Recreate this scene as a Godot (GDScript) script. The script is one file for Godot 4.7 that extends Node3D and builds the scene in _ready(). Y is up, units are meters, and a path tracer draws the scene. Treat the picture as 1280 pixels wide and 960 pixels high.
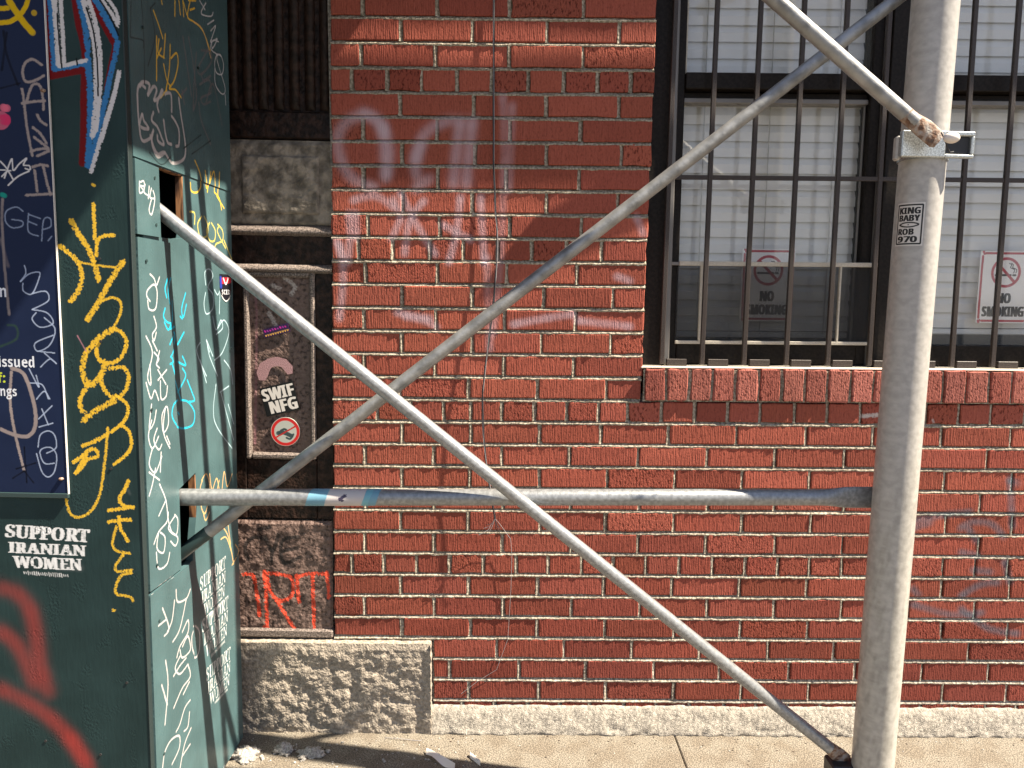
extends Node3D
# A brick wall behind scaffold pipes, a green plywood hoarding on the left and a barred window on the right.
# x runs along the wall, y is up, the wall's brick face lies on z = 0 and the street is towards +z.

const LEAN := 0.01228          # the posts and the hoarding lean a little to the right
const COURSE := 0.0677         # brick course height
const BASE := 0.097            # height of bed joint number 30

# paints and inks (sRGB)
const DARK_RED := Color(0.42, 0.05, 0.06)
const SKY_BLUE := Color(0.2, 0.45, 0.66)
const PALE := Color(0.78, 0.77, 0.78)
const PALE_GREY := Color(0.72, 0.7, 0.7)
const GREY_INK := Color(0.42, 0.4, 0.41)
const MARK_YELLOW := Color(0.88, 0.71, 0.22)
const PALE_YELLOW := Color(0.83, 0.75, 0.36)
const SIGN_YELLOW := Color(0.8, 0.66, 0.05)
const SPRAY_RED := Color(0.74, 0.24, 0.21)
const SPRAY_WHITE := Color(0.85, 0.85, 0.85)
const SPRAY_PINK := Color(0.72, 0.5, 0.55)
const PINK := Color(0.84, 0.4, 0.5)
const DEEP_PINK := Color(0.78, 0.2, 0.38)
const GREY_PINK := Color(0.58, 0.53, 0.52)
const BLUE_GREY := Color(0.5, 0.56, 0.66)
const LIGHT_BLUE := Color(0.66, 0.72, 0.82)
const PALE_BLUE := Color(0.7, 0.8, 0.84)
const NAVY_INK := Color(0.04, 0.05, 0.09)
const BLACK_INK := Color(0.03, 0.04, 0.05)
const TEAL := Color(0.1, 0.55, 0.5)
const MURK_GREEN := Color(0.2, 0.3, 0.2)
const ORANGE_INK := Color(0.86, 0.68, 0.45)
const CYAN := Color(0.12, 0.68, 0.8)
const LAVENDER := Color(0.8, 0.73, 0.78)
const FADED_BLUE := Color(0.28, 0.42, 0.48)
const CHALK := Color(0.75, 0.72, 0.7)
const BROWN_BLACK := Color(0.12, 0.1, 0.1)
const ORANGE_SPRAY := Color(0.86, 0.28, 0.17)
const OCHRE := Color(0.5, 0.34, 0.08)
const TEAL_WASH := Color(0.25, 0.45, 0.47)

var rng := RandomNumberGenerator.new()
var M := {}
var cf: Image                  # what is painted on the front board, 1 px = 1 mm
var cs: Image                  # ... on the side of the hoarding
var cb: Image                  # ... on the blue sign
var cw: Image                  # ... on the brick wall, 1 px = 2 mm
var cp: Image                  # ... on the pilaster
var scale_of := {}
var taken := {}


# ------------------------------------------------------------------ nodes
func numbered(called: String) -> String:
	var n = taken.get(called, 0)
	taken[called] = n + 1
	return called if n == 0 else "%s_%03d" % [called, n]


func thing(called: String, label: String, category: String, at := Vector3.ZERO, group := "") -> Node3D:
	var o := Node3D.new()
	o.name = numbered(called)
	add_child(o, true)
	o.position = at
	tag(o, label, category, group)
	return o


func tag(o: Node, label: String, category := "", group := "") -> void:
	o.set_meta("label", label)
	if category:
		o.set_meta("category", category)
	if group:
		o.set_meta("group", group)


func put(called: String, mesh: Mesh, m: Material, parent: Node = self) -> MeshInstance3D:
	var o := MeshInstance3D.new()
	if parent == self:
		o.name = numbered(called)
	else:
		var n := 0
		for c in parent.get_children():
			if str(c.name) == called or str(c.name).begins_with(called + "_") and str(c.name).right(3).is_valid_int():
				n += 1
		o.name = called if n == 0 else "%s_%03d" % [called, n]
	o.mesh = mesh
	o.material_override = m
	parent.add_child(o, true)
	return o


# ------------------------------------------------------------------ meshes
func begin() -> SurfaceTool:
	var s := SurfaceTool.new()
	s.begin(Mesh.PRIMITIVE_TRIANGLES)
	return s


func done(s: SurfaceTool) -> ArrayMesh:
	s.generate_normals()
	return s.commit()


func tri(s: SurfaceTool, a, b, c) -> void:   # counter-clockwise from outside; Godot wants clockwise
	s.add_vertex(a)
	s.add_vertex(c)
	s.add_vertex(b)


func quad(s: SurfaceTool, a, b, c, d) -> void:
	tri(s, a, b, c)
	tri(s, a, c, d)


# a box with chamfered edges
func add_box(s: SurfaceTool, lo: Vector3, hi: Vector3, bev := 0.0015, wob := 0.0) -> void:
	var c := (lo + hi) / 2
	var h := (hi - lo) / 2
	bev = minf(bev, minf(h.x, minf(h.y, h.z)) * 0.6)
	s.set_smooth_group(-1)
	var P = func(sx, sy, sz, ax):
		var v := Vector3(sx * h.x, sy * h.y, sz * h.z)
		for k in 3:
			if k != ax:
				v[k] -= bev * signf(v[k])
		return c + v
	for ax in 3:
		for sg in [-1, 1]:
			var q = []
			for k in [[-1, -1], [1, -1], [1, 1], [-1, 1]]:
				var e = [0, 0, 0]
				e[ax] = sg
				e[(ax + 1) % 3] = k[0]
				e[(ax + 2) % 3] = k[1]
				q.append(P.call(e[0], e[1], e[2], ax))
			if sg > 0:
				quad(s, q[0], q[1], q[2], q[3])
			else:
				quad(s, q[3], q[2], q[1], q[0])
	# edges
	for ax in 3:
		var b := (ax + 1) % 3
		var d := (ax + 2) % 3
		for sb in [-1, 1]:
			for sd in [-1, 1]:
				var q = []
				for k in [[-1, b], [1, b], [1, d], [-1, d]]:
					var e = [0, 0, 0]
					e[ax] = k[0]
					e[b] = sb
					e[d] = sd
					q.append(P.call(e[0], e[1], e[2], k[1]))
				if sb * sd > 0:
					quad(s, q[0], q[1], q[2], q[3])
				else:
					quad(s, q[3], q[2], q[1], q[0])
	for sx in [-1, 1]:
		for sy in [-1, 1]:
			for sz in [-1, 1]:
				var a = P.call(sx, sy, sz, 0)
				var b2 = P.call(sx, sy, sz, 1)
				var c2 = P.call(sx, sy, sz, 2)
				if sx * sy * sz > 0:
					tri(s, a, b2, c2)
				else:
					tri(s, a, c2, b2)


func box(lo: Vector3, hi: Vector3, bev := 0.0015) -> ArrayMesh:
	var s := begin()
	add_box(s, lo, hi, bev)
	return done(s)


# rings of points joined into a skin, ends capped
func add_loft(s: SurfaceTool, rings: Array, caps := true, smooth := 1) -> void:
	var n = rings[0].size()
	s.set_smooth_group(smooth)
	for k in rings.size() - 1:
		for i in n:
			var j = (i + 1) % n
			quad(s, rings[k][i], rings[k][j], rings[k + 1][j], rings[k + 1][i])
	if caps:
		s.set_smooth_group(-1)
		for e in [0, rings.size() - 1]:
			var c := Vector3.ZERO
			for p in rings[e]:
				c += p / n
			for i in n:
				var j = (i + 1) % n
				if e == 0:
					tri(s, c, rings[e][j], rings[e][i])
				else:
					tri(s, c, rings[e][i], rings[e][j])


# a pipe from a to b; stations are [along 0..1, half height, half depth, shift in depth]
func pipe(a: Vector3, b: Vector3, r: float, stations := [[0.0, 1.0, 1.0, 0.0], [1.0, 1.0, 1.0, 0.0]], seg := 28) -> ArrayMesh:
	var s := begin()
	var d := (b - a).normalized()
	var w := (Vector3(0, 0, 1) - d * d.z).normalized()
	var u := w.cross(d)
	var rings := []
	for t in stations:
		var ring := []
		for i in seg:
			var g: float = TAU * i / seg
			ring.append(a.lerp(b, t[0]) + u * cos(g) * r * t[1] + w * (sin(g) * r * t[2] + t[3]))
		rings.append(ring)
	# orientation: u x w = d
	add_loft(s, rings)
	return done(s)


func tube(path: Array, r: float, seg := 8) -> ArrayMesh:
	var s := begin()
	var rings := []
	for k in path.size():
		var d: Vector3 = (path[mini(k + 1, path.size() - 1)] - path[maxi(k - 1, 0)]).normalized()
		var w := (Vector3(0.01, 0.02, 1) - d * d.z).normalized()
		w = (w - d * w.dot(d)).normalized()
		var u := w.cross(d)
		var ring := []
		for i in seg:
			var g: float = TAU * i / seg
			ring.append(path[k] + u * cos(g) * r + w * sin(g) * r)
		rings.append(ring)
	add_loft(s, rings)
	return done(s)


# a sheet of nu x nv cells; at(u, v) gives the point, u to the right and v up when seen from outside; uvat gives UV and UV2
func sheet(nu: int, nv: int, at: Callable, uvat = null, col = null, s: SurfaceTool = null) -> SurfaceTool:
	if s == null:
		s = begin()
	s.set_smooth_group(1)
	var pts := []
	for j in nv + 1:
		for i in nu + 1:
			pts.append(at.call(float(i) / nu, float(j) / nv))
	for j in nv:
		for i in nu:
			for k in [[0, 0], [1, 1], [1, 0], [0, 0], [0, 1], [1, 1]]:
				var p: Vector3 = pts[(j + k[1]) * (nu + 1) + i + k[0]]
				if uvat != null:
					var q = uvat.call(p)
					s.set_uv(q[0])
					s.set_uv2(q[1])
				if col != null:
					s.set_color(col.call(p))
				s.add_vertex(p)
	return s


# a polygon in the plane a-b pushed out to a thickness along n (outline counter-clockwise seen from n)
func slab(outline: PackedVector2Array, o: Vector3, ax: Vector3, ay: Vector3, thick: float, uv2_rect := Rect2(0, 0, 1, 1)) -> ArrayMesh:
	var s := begin()
	var n := ax.cross(ay)
	var idx := Geometry2D.triangulate_polygon(outline)
	s.set_smooth_group(-1)
	var V = func(p: Vector2, h: float):
		s.set_uv(p * 2.0)
		s.set_uv2((p - uv2_rect.position) / uv2_rect.size)
		s.add_vertex(o + ax * p.x + ay * p.y + n * h)
	for k in range(0, idx.size(), 3):
		var t = [outline[idx[k]], outline[idx[k + 1]], outline[idx[k + 2]]]
		if (t[1] - t[0]).cross(t[2] - t[0]) < 0:
			t.reverse()
		for m in [0, 2, 1]:
			V.call(t[m], 0.0)
		for m in [0, 1, 2]:
			V.call(t[m], -thick)
	for i in outline.size():
		var p := outline[i]
		var q := outline[(i + 1) % outline.size()]
		for m in [[p, 0.0], [q, 0.0], [q, -thick], [p, 0.0], [q, -thick], [p, -thick]]:   # the edges carry no picture
			s.set_uv(m[0] * 2.0)
			s.set_uv2(Vector2(0.002, 0.002))
			s.add_vertex(o + ax * m[0].x + ay * m[0].y + n * m[1])
	return done(s)


# ------------------------------------------------------------------ textures
func noise(seed_: int, freq: float, octaves := 4, type := FastNoiseLite.TYPE_SIMPLEX_SMOOTH) -> FastNoiseLite:
	var n := FastNoiseLite.new()
	n.seed = seed_
	n.frequency = freq
	n.fractal_octaves = octaves
	n.noise_type = type
	return n


func ramp(stops: Array) -> Gradient:
	var g := Gradient.new()
	var o := PackedFloat32Array()
	var c := PackedColorArray()
	for k in stops:
		o.append(k[0])
		c.append(k[1])
	g.offsets = o
	g.colors = c
	return g


func noise_tex(n: FastNoiseLite, size := 512, stops = null, bump := 0.0) -> NoiseTexture2D:
	var t := NoiseTexture2D.new()
	t.noise = n
	t.width = size
	t.height = size
	t.seamless = true
	if bump > 0:
		t.as_normal_map = true
		t.bump_strength = bump
	elif stops != null:
		t.color_ramp = ramp(stops)
	return t


func mat(called: String, linear: Color, rough := 0.8, metal := 0.0) -> StandardMaterial3D:
	var m := StandardMaterial3D.new()
	m.resource_name = called
	m.albedo_color = linear.linear_to_srgb()
	m.roughness = rough
	m.metallic = metal
	M[called] = m
	return m


# colour mottling and fine relief in the object's own axes
func mottle(m: StandardMaterial3D, seed_: int, freq: float, dark: float, tiles: float, bump := 0.0, bump_freq := 0.05, size := 512) -> void:
	m.albedo_texture = noise_tex(noise(seed_, freq, 5), size, [[0.25, Color(dark, dark, dark)], [0.7, Color(1, 1, 1)]])
	m.uv1_triplanar = true
	m.uv1_scale = Vector3(tiles, tiles, tiles)
	if bump > 0:
		m.normal_enabled = true
		m.normal_texture = noise_tex(noise(seed_ + 7, bump_freq, 4), size, null, bump)


func canvas(w: int, h: int, per_mm: float) -> Image:
	var im := Image.create(w, h, false, Image.FORMAT_RGBA8)
	im.fill(Color(0.45, 0.45, 0.45, 0))
	scale_of[im] = per_mm
	return im


var brushes := {}
func brush(col: Color, r: float, alpha: float, soft: float) -> Image:
	var key := [col, snappedf(r, 0.25), alpha, soft]
	if brushes.has(key):
		return brushes[key]
	var n := int(ceil(r)) * 2 + 3
	var im := Image.create(n, n, false, Image.FORMAT_RGBA8)
	for y in n:
		for x in n:
			var d := Vector2(x - n / 2, y - n / 2).length()
			var e := clampf((r + 0.5 - d) / maxf(0.8, r * soft), 0, 1)
			e = e * e * (3 - 2 * e)
			im.set_pixel(x, y, Color(col.r, col.g, col.b, alpha * e))
	brushes[key] = im
	return im


# a line of paint through points given in millimetres
func ink(im: Image, col: Color, r_mm: float, alpha: float, soft: float, dry: float, at: Array) -> void:
	var k: float = scale_of[im]
	var r := r_mm * k
	var p := []
	for i in at.size() / 2:
		p.append(Vector2(at[2 * i], at[2 * i + 1]) * k)
	var stamp := 1.0 - pow(1.0 - minf(alpha, 0.985), 0.25)
	var b := brush(col, r, stamp, soft)
	var dab := brush(col, maxf(0.7, r * 0.3), 0.8 * alpha, 0.5)
	var half := Vector2i(b.get_width() / 2, b.get_width() / 2)
	var dh := Vector2i(dab.get_width() / 2, dab.get_width() / 2)
	for i in p.size() - 1:
		var a: Vector2 = p[maxi(i - 1, 0)]
		var d: Vector2 = p[mini(i + 2, p.size() - 1)]
		var steps := maxi(1, int(p[i].distance_to(p[i + 1]) / maxf(0.4, r * 0.4)))
		for s in steps:
			var c: Vector2 = p[i].cubic_interpolate(p[i + 1], a, d, float(s) / steps)
			if dry > 0:
				for q in 3 + int(9 * (1.0 - dry)):
					var g := rng.randf() * TAU
					var o := Vector2(cos(g), sin(g)) * r * sqrt(rng.randf()) * 0.85
					im.blend_rect(dab, Rect2i(Vector2i.ZERO, dab.get_size()), Vector2i((c + o).round()) - dh)
			else:
				im.blend_rect(b, Rect2i(Vector2i.ZERO, b.get_size()), Vector2i(c.round()) - half)


# lettering: the glyphs of a TextMesh filled into the picture, its bounds laid on the corner tl and the edges right and down
func letter(im: Image, text: String, face: String, weight: int, col: Color, tl: Vector2, right: Vector2, down: Vector2, rough := 0.0, slits := 0.0) -> void:
	var f := SystemFont.new()
	f.font_names = [face]
	f.font_weight = mini(weight, 700)
	var t := TextMesh.new()
	t.text = text
	t.font = f
	t.font_size = 32
	t.depth = 0.001
	var arr := t.get_mesh_arrays()
	var v: PackedVector3Array = arr[Mesh.ARRAY_VERTEX]
	var idx: PackedInt32Array = arr[Mesh.ARRAY_INDEX]
	var fat := int(round(down.length() / 16.0)) if weight > 700 else 0   # heavier lettering: the strokes spread sideways
	var lo := Vector2(INF, INF)
	var hi := -lo
	for p in v:
		lo = lo.min(Vector2(p.x, p.y))
		hi = hi.max(Vector2(p.x, p.y))
	for k in range(0, idx.size(), 3):
		if v[idx[k]].z < 0 or v[idx[k + 1]].z < 0 or v[idx[k + 2]].z < 0:
			continue
		var q := []
		for m in 3:
			var p := v[idx[k + m]]
			q.append(tl + right * (p.x - lo.x) / (hi.x - lo.x) + down * (hi.y - p.y) / (hi.y - lo.y))
		var area: float = (q[1] - q[0]).cross(q[2] - q[0])
		if absf(area) < 0.001:
			continue
		var a0 := Vector2i(q[0].min(q[1]).min(q[2]).floor())
		var a1 := Vector2i(q[0].max(q[1]).max(q[2]).ceil())
		for y in range(maxi(0, a0.y), mini(im.get_height() - 1, a1.y) + 1):
			for x in range(maxi(0, a0.x), mini(im.get_width() - 1, a1.x) + 1):
				var c := Vector2(x + 0.5, y + 0.5)
				var w0: float = (q[1] - c).cross(q[2] - c) / area
				var w1: float = (q[2] - c).cross(q[0] - c) / area
				if w0 >= -0.01 and w1 >= -0.01 and w0 + w1 <= 1.01:
					var e := (1.0 - rough * rng.randf()) * (0.88 if rough > 0.0 else 1.0)
					var cell := fposmod((c - tl).dot(right) / right.length_squared() * text.length(), 1.0)
					if e > 0.35 and (slits == 0.0 or absf(cell - 0.5) > slits):
						for dx in range(-fat, fat + 1):
							var xx := clampi(x + dx, 0, im.get_width() - 1)
							im.set_pixel(xx, y, im.get_pixel(xx, y).blend(Color(col.r, col.g, col.b, e)))


# a line of stencilled print too small and blurred to read
func small_line(im: Image, col: Color, at: Vector2, along: Vector2) -> void:
	for k in 22:
		var p := at + along * (k / 22.0)
		var h := 2.0 + 2.5 * rng.randf()
		ink(im, col, 1.4, 0.5 + 0.3 * rng.randf(), 0.8, 0, [p.x, p.y - h, p.x + 1.5, p.y + h])


func painted(m: StandardMaterial3D, im: Image) -> void:
	m.detail_enabled = true
	m.detail_albedo = ImageTexture.create_from_image(im)
	m.detail_uv_layer = BaseMaterial3D.DETAIL_UV_2
	m.detail_blend_mode = BaseMaterial3D.BLEND_MODE_MIX


# vertical drag grooves and pits of wire-cut brick: a normal map, and the colour with dirt lodged in the pits
func brick_relief(size: int, tile_m: float, pits: float, seed_: int) -> Array:
	var im := Image.create(size, size, false, Image.FORMAT_L8)
	var tint := Image.create(size, size, false, Image.FORMAT_RGB8)
	var n1 := noise(seed_, 1.0, 2)
	var n2 := noise(seed_ + 1, 1.0, 3)
	var n3 := noise(seed_ + 2, 1.0, 4)
	var px := tile_m / size * 1000.0   # mm per pixel
	for y in size:
		for x in size:
			var mx := x * px
			var my := y * px
			var g := n1.get_noise_2d(mx * 0.2, my * 0.012) * 0.34
			var r := n3.get_noise_2d(mx * 0.16, my * 0.1)
			var p := minf(0.0, n2.get_noise_2d(mx * 0.11, my * 0.05 + 90) + 0.16) * pits
			im.set_pixel(x, y, Color(1, 1, 1) * clampf(0.62 + g + r * 0.2 * pits + p, 0, 1))
			var t := 1.0 + 0.16 * g + 0.08 * r
			tint.set_pixel(x, y, Color(0.97, 0.95, 0.95).lerp(Color(0.5, 0.42, 0.42), clampf(-p * 1.1, 0, 1)) * t)
	im.bump_map_to_normal_map(2.6)
	return [ImageTexture.create_from_image(im), ImageTexture.create_from_image(tint)]


# ------------------------------------------------------------------ scene
func _ready() -> void:
	rng.seed = 20240611
	camera_and_light()
	make_materials()
	paint_canvases()
	ground()
	brick_wall()
	pilaster()
	windows()
	hoarding()
	scaffold()
	overhead()
	small_things()


func camera_and_light() -> void:
	var cam := Camera3D.new()
	cam.name = "camera"
	add_child(cam)
	cam.position = Vector3(0.0, 1.3537, 2.2206)
	cam.rotation_degrees = Vector3(-6.723, -0.2593, 0.5003)
	cam.fov = 54.1
	cam.near = 0.05
	cam.far = 400.0
	cam.current = true
	var env := Environment.new()
	env.background_mode = Environment.BG_SKY
	var sky := Sky.new()
	var sm := ProceduralSkyMaterial.new()
	sm.sky_top_color = Color(0.5, 0.58, 0.74)
	sm.sky_horizon_color = Color(0.82, 0.82, 0.8)
	sm.sky_curve = 0.2
	sm.ground_bottom_color = Color(0.3, 0.28, 0.26)
	sm.ground_horizon_color = Color(0.5, 0.49, 0.47)
	sm.sky_energy_multiplier = 0.68
	sm.ground_energy_multiplier = 0.5
	sky.sky_material = sm
	env.sky = sky
	env.tonemap_mode = Environment.TONE_MAPPER_LINEAR
	env.tonemap_exposure = 3.6
	env.sdfgi_enabled = true
	env.ssao_enabled = true
	env.ssil_enabled = true
	var we := WorldEnvironment.new()
	we.name = "world"
	we.environment = env
	add_child(we)
	var sun := DirectionalLight3D.new()
	sun.name = "sun"
	add_child(sun)
	sun.light_color = Color(1.0, 0.945, 0.86)
	sun.light_energy = 1.6
	sun.light_angular_distance = 0.5
	sun.shadow_enabled = true
	sun.basis = Basis.looking_at(Vector3(-1.0, -1.34, -0.2), Vector3.UP)


func make_materials() -> void:
	var m := mat("brick", Color(1, 1, 1), 0.85)
	m.vertex_color_use_as_albedo = true
	m.normal_enabled = true
	m.metallic_specular = 0.25
	var fb := brick_relief(512, 0.25, 0.45, 11)
	m.normal_texture = fb[0]
	m.albedo_texture = fb[1]
	m.normal_scale = 1.35
	var m2 := m.duplicate() as StandardMaterial3D
	m2.resource_name = "rough_brick"
	var rb := brick_relief(512, 0.25, 1.5, 31)
	m2.normal_texture = rb[0]
	m2.albedo_texture = rb[1]
	M["rough_brick"] = m2
	var mo := mat("mortar", Color(1, 1, 1), 0.95)
	mo.vertex_color_use_as_albedo = true
	mo.albedo_texture = noise_tex(noise(9, 0.06, 4), 256, [[0.25, Color(0.72, 0.71, 0.68)], [0.7, Color(1, 1, 1)]])
	mo.normal_enabled = true
	mo.normal_texture = noise_tex(noise(12, 0.06, 4), 256, null, 2.2)
	# pavement
	var pv := mat("pavement", Color(0.27, 0.238, 0.19), 0.9)
	mottle(pv, 21, 0.1, 0.62, 1.6, 4.0, 0.16, 1024)
	pv.detail_enabled = true
	pv.detail_albedo = noise_tex(noise(22, 0.02, 5), 512, [[0.3, Color(0.92, 0.9, 0.88)], [0.6, Color(1, 1, 1)]])
	pv.detail_blend_mode = BaseMaterial3D.BLEND_MODE_MUL
	pv.detail_uv_layer = BaseMaterial3D.DETAIL_UV_2
	pv.uv2_triplanar = true
	pv.uv2_scale = Vector3(0.9, 0.9, 0.9)
	var sk := mat("cement", Color(0.42, 0.385, 0.33), 0.95)
	mottle(sk, 24, 0.03, 0.7, 5.0, 5.0, 0.08)
	var st := mat("stone", Color(0.38, 0.33, 0.27), 0.95)
	mottle(st, 27, 0.03, 0.75, 4.0, 5.0, 0.06)
	mat("road", Color(0.05, 0.05, 0.05), 0.9)
	# hoarding
	for k in [["front_paint", cf], ["side_paint", cs]]:
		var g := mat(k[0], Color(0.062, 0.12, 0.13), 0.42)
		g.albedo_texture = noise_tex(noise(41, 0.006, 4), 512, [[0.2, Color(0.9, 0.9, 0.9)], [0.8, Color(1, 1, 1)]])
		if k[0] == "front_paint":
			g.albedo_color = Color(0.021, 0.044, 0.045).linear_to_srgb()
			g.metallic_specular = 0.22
		g.normal_enabled = true
		g.normal_texture = grain_normal(71)
		g.normal_scale = 0.5
	mat("dark_paint", Color(0.022, 0.045, 0.046), 0.5)
	mat("dark_edge", Color(0.014, 0.026, 0.027), 0.6)
	var wd := mat("wood", Color(0.33, 0.16, 0.07), 0.75)
	wd.albedo_texture = noise_tex(noise(45, 0.02, 4), 256, [[0.3, Color(0.35, 0.3, 0.28)], [0.6, Color(1, 1, 1)]])
	wd.uv1_triplanar = true
	wd.uv1_scale = Vector3(6, 1.2, 14)
	var sg := mat("sign_blue", Color(0.012, 0.02, 0.052), 0.35)
	sg.metallic_specular = 0.2
	sg.normal_enabled = true
	sg.normal_texture = noise_tex(noise(46, 0.01, 2), 256, null, 1.0)
	mat("sign_edge", Color(0.62, 0.6, 0.57), 0.6)
	# metals
	var gv := mat("galvanized", Color(0.33, 0.345, 0.355), 0.38, 0.5)
	mottle(gv, 51, 0.035, 0.82, 4.0, 0.7, 0.03)
	var gz := mat("worn_pipe", Color(0.345, 0.35, 0.345), 0.45, 0.4)
	mottle(gz, 53, 0.012, 0.74, 3.0, 0.6, 0.04)
	var pp := mat("pole_paint", Color(0.43, 0.415, 0.39), 0.34)
	pp.vertex_color_use_as_albedo = true
	mottle(pp, 55, 0.02, 0.9, 2.3, 0.2, 0.05, 1024)
	var ru := mat("rust", Color(0.46, 0.46, 0.46), 0.7, 0.1)
	mottle(ru, 57, 0.02, 0.4, 5.0, 2.0, 0.06)
	ru.albedo_texture = noise_tex(noise(57, 0.016, 5), 512, [[0.22, Color(0.36, 0.22, 0.14)], [0.4, Color(0.62, 0.43, 0.3)], [0.55, Color(0.86, 0.76, 0.68)], [0.8, Color(0.9, 0.88, 0.85)]])
	var zn := mat("zinc", Color(0.62, 0.66, 0.66), 0.32, 0.7)
	mottle(zn, 59, 0.05, 0.75, 8.0, 0.8, 0.05)
	mat("black_steel", Color(0.02, 0.02, 0.022), 0.5)
	# window
	var fr := mat("window_frame", Color(0.017, 0.013, 0.0105), 0.5)
	fr.metallic_specular = 0.3
	mottle(fr, 61, 0.03, 0.75, 5.0, 0.8, 0.04)
	var br := mat("bar_paint", Color(0.055, 0.04, 0.034), 0.5)
	mottle(br, 63, 0.06, 0.6, 8.0, 2.0, 0.06)
	mat("track_metal", Color(0.2, 0.19, 0.18), 0.45, 0.3)
	var cr := mat("screen_metal", Color(0.62, 0.57, 0.48), 0.55)
	mottle(cr, 65, 0.05, 0.85, 8.0)
	mat("blind", Color(0.8, 0.81, 0.78), 0.6)
	mat("cord", Color(0.5, 0.5, 0.47), 0.8)
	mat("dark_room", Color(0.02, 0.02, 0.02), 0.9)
	var gl := mat("glass", Color(0.5, 0.52, 0.5), 0.03)
	gl.transparency = BaseMaterial3D.TRANSPARENCY_ALPHA
	gl.albedo_color.a = 0.06
	var ms := mat("screen_mesh", Color(0.03, 0.03, 0.03), 0.8)
	ms.transparency = BaseMaterial3D.TRANSPARENCY_ALPHA
	ms.albedo_color.a = 0.4
	# pilaster
	var ir := mat("iron", Color(0.036, 0.019, 0.0135), 0.5)
	ir.metallic_specular = 0.35
	mottle(ir, 81, 0.02, 0.5, 3.0, 2.5, 0.05)
	var pn := mat("peeling", Color(0.175, 0.118, 0.1), 0.55)
	pn.normal_enabled = true
	pn.normal_texture = noise_tex(noise(83, 0.03, 5), 512, null, 5.0)
	pn.albedo_texture = noise_tex(noise(84, 0.02, 5), 512, [[0.2, Color(0.5, 0.46, 0.45)], [0.36, Color(0.86, 0.84, 0.83)], [0.75, Color(1, 1, 1)]])
	var sb := mat("block_stone", Color(0.34, 0.295, 0.24), 0.9)
	mottle(sb, 86, 0.012, 0.6, 3.0, 3.0, 0.05)
	var lg := mat("ledge_paint", Color(0.3, 0.245, 0.215), 0.5)
	mottle(lg, 88, 0.04, 0.5, 7.0, 3.0, 0.06)
	mat("wire", Color(0.03, 0.03, 0.035), 0.5)
	mat("wire_grey", Color(0.25, 0.24, 0.25), 0.5)
	var lm := mat("plaster_lump", Color(0.5, 0.47, 0.43), 0.95)
	mottle(lm, 91, 0.05, 0.6, 12.0, 5.0, 0.08, 256)
	var pk := mat("deck_wood", Color(0.2, 0.14, 0.08), 0.85)
	mottle(pk, 93, 0.02, 0.6, 2.0)
	mat("cap", Color(0.72, 0.66, 0.6), 0.5)


# brushed paint over plywood: fine upright ripples with a few broken patches
func grain_normal(seed_: int) -> ImageTexture:
	var size := 512
	var im := Image.create(size, size, false, Image.FORMAT_L8)
	var n1 := noise(seed_, 1.0, 3)
	var n2 := noise(seed_ + 1, 1.0, 2)
	for y in size:
		for x in size:
			var w := n2.get_noise_2d(x * 0.012, y * 0.008)
			var g := n1.get_noise_2d(x * 0.1, y * 0.016)
			var rip := n1.get_noise_2d(x * 0.16 + 300, y * 0.11) * clampf(w * 4.0 - 0.8, 0, 1)
			im.set_pixel(x, y, Color(1, 1, 1) * clampf(0.5 + g * 0.22 + rip * 0.6, 0, 1))
	im.bump_map_to_normal_map(1.2)
	return ImageTexture.create_from_image(im)


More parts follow.
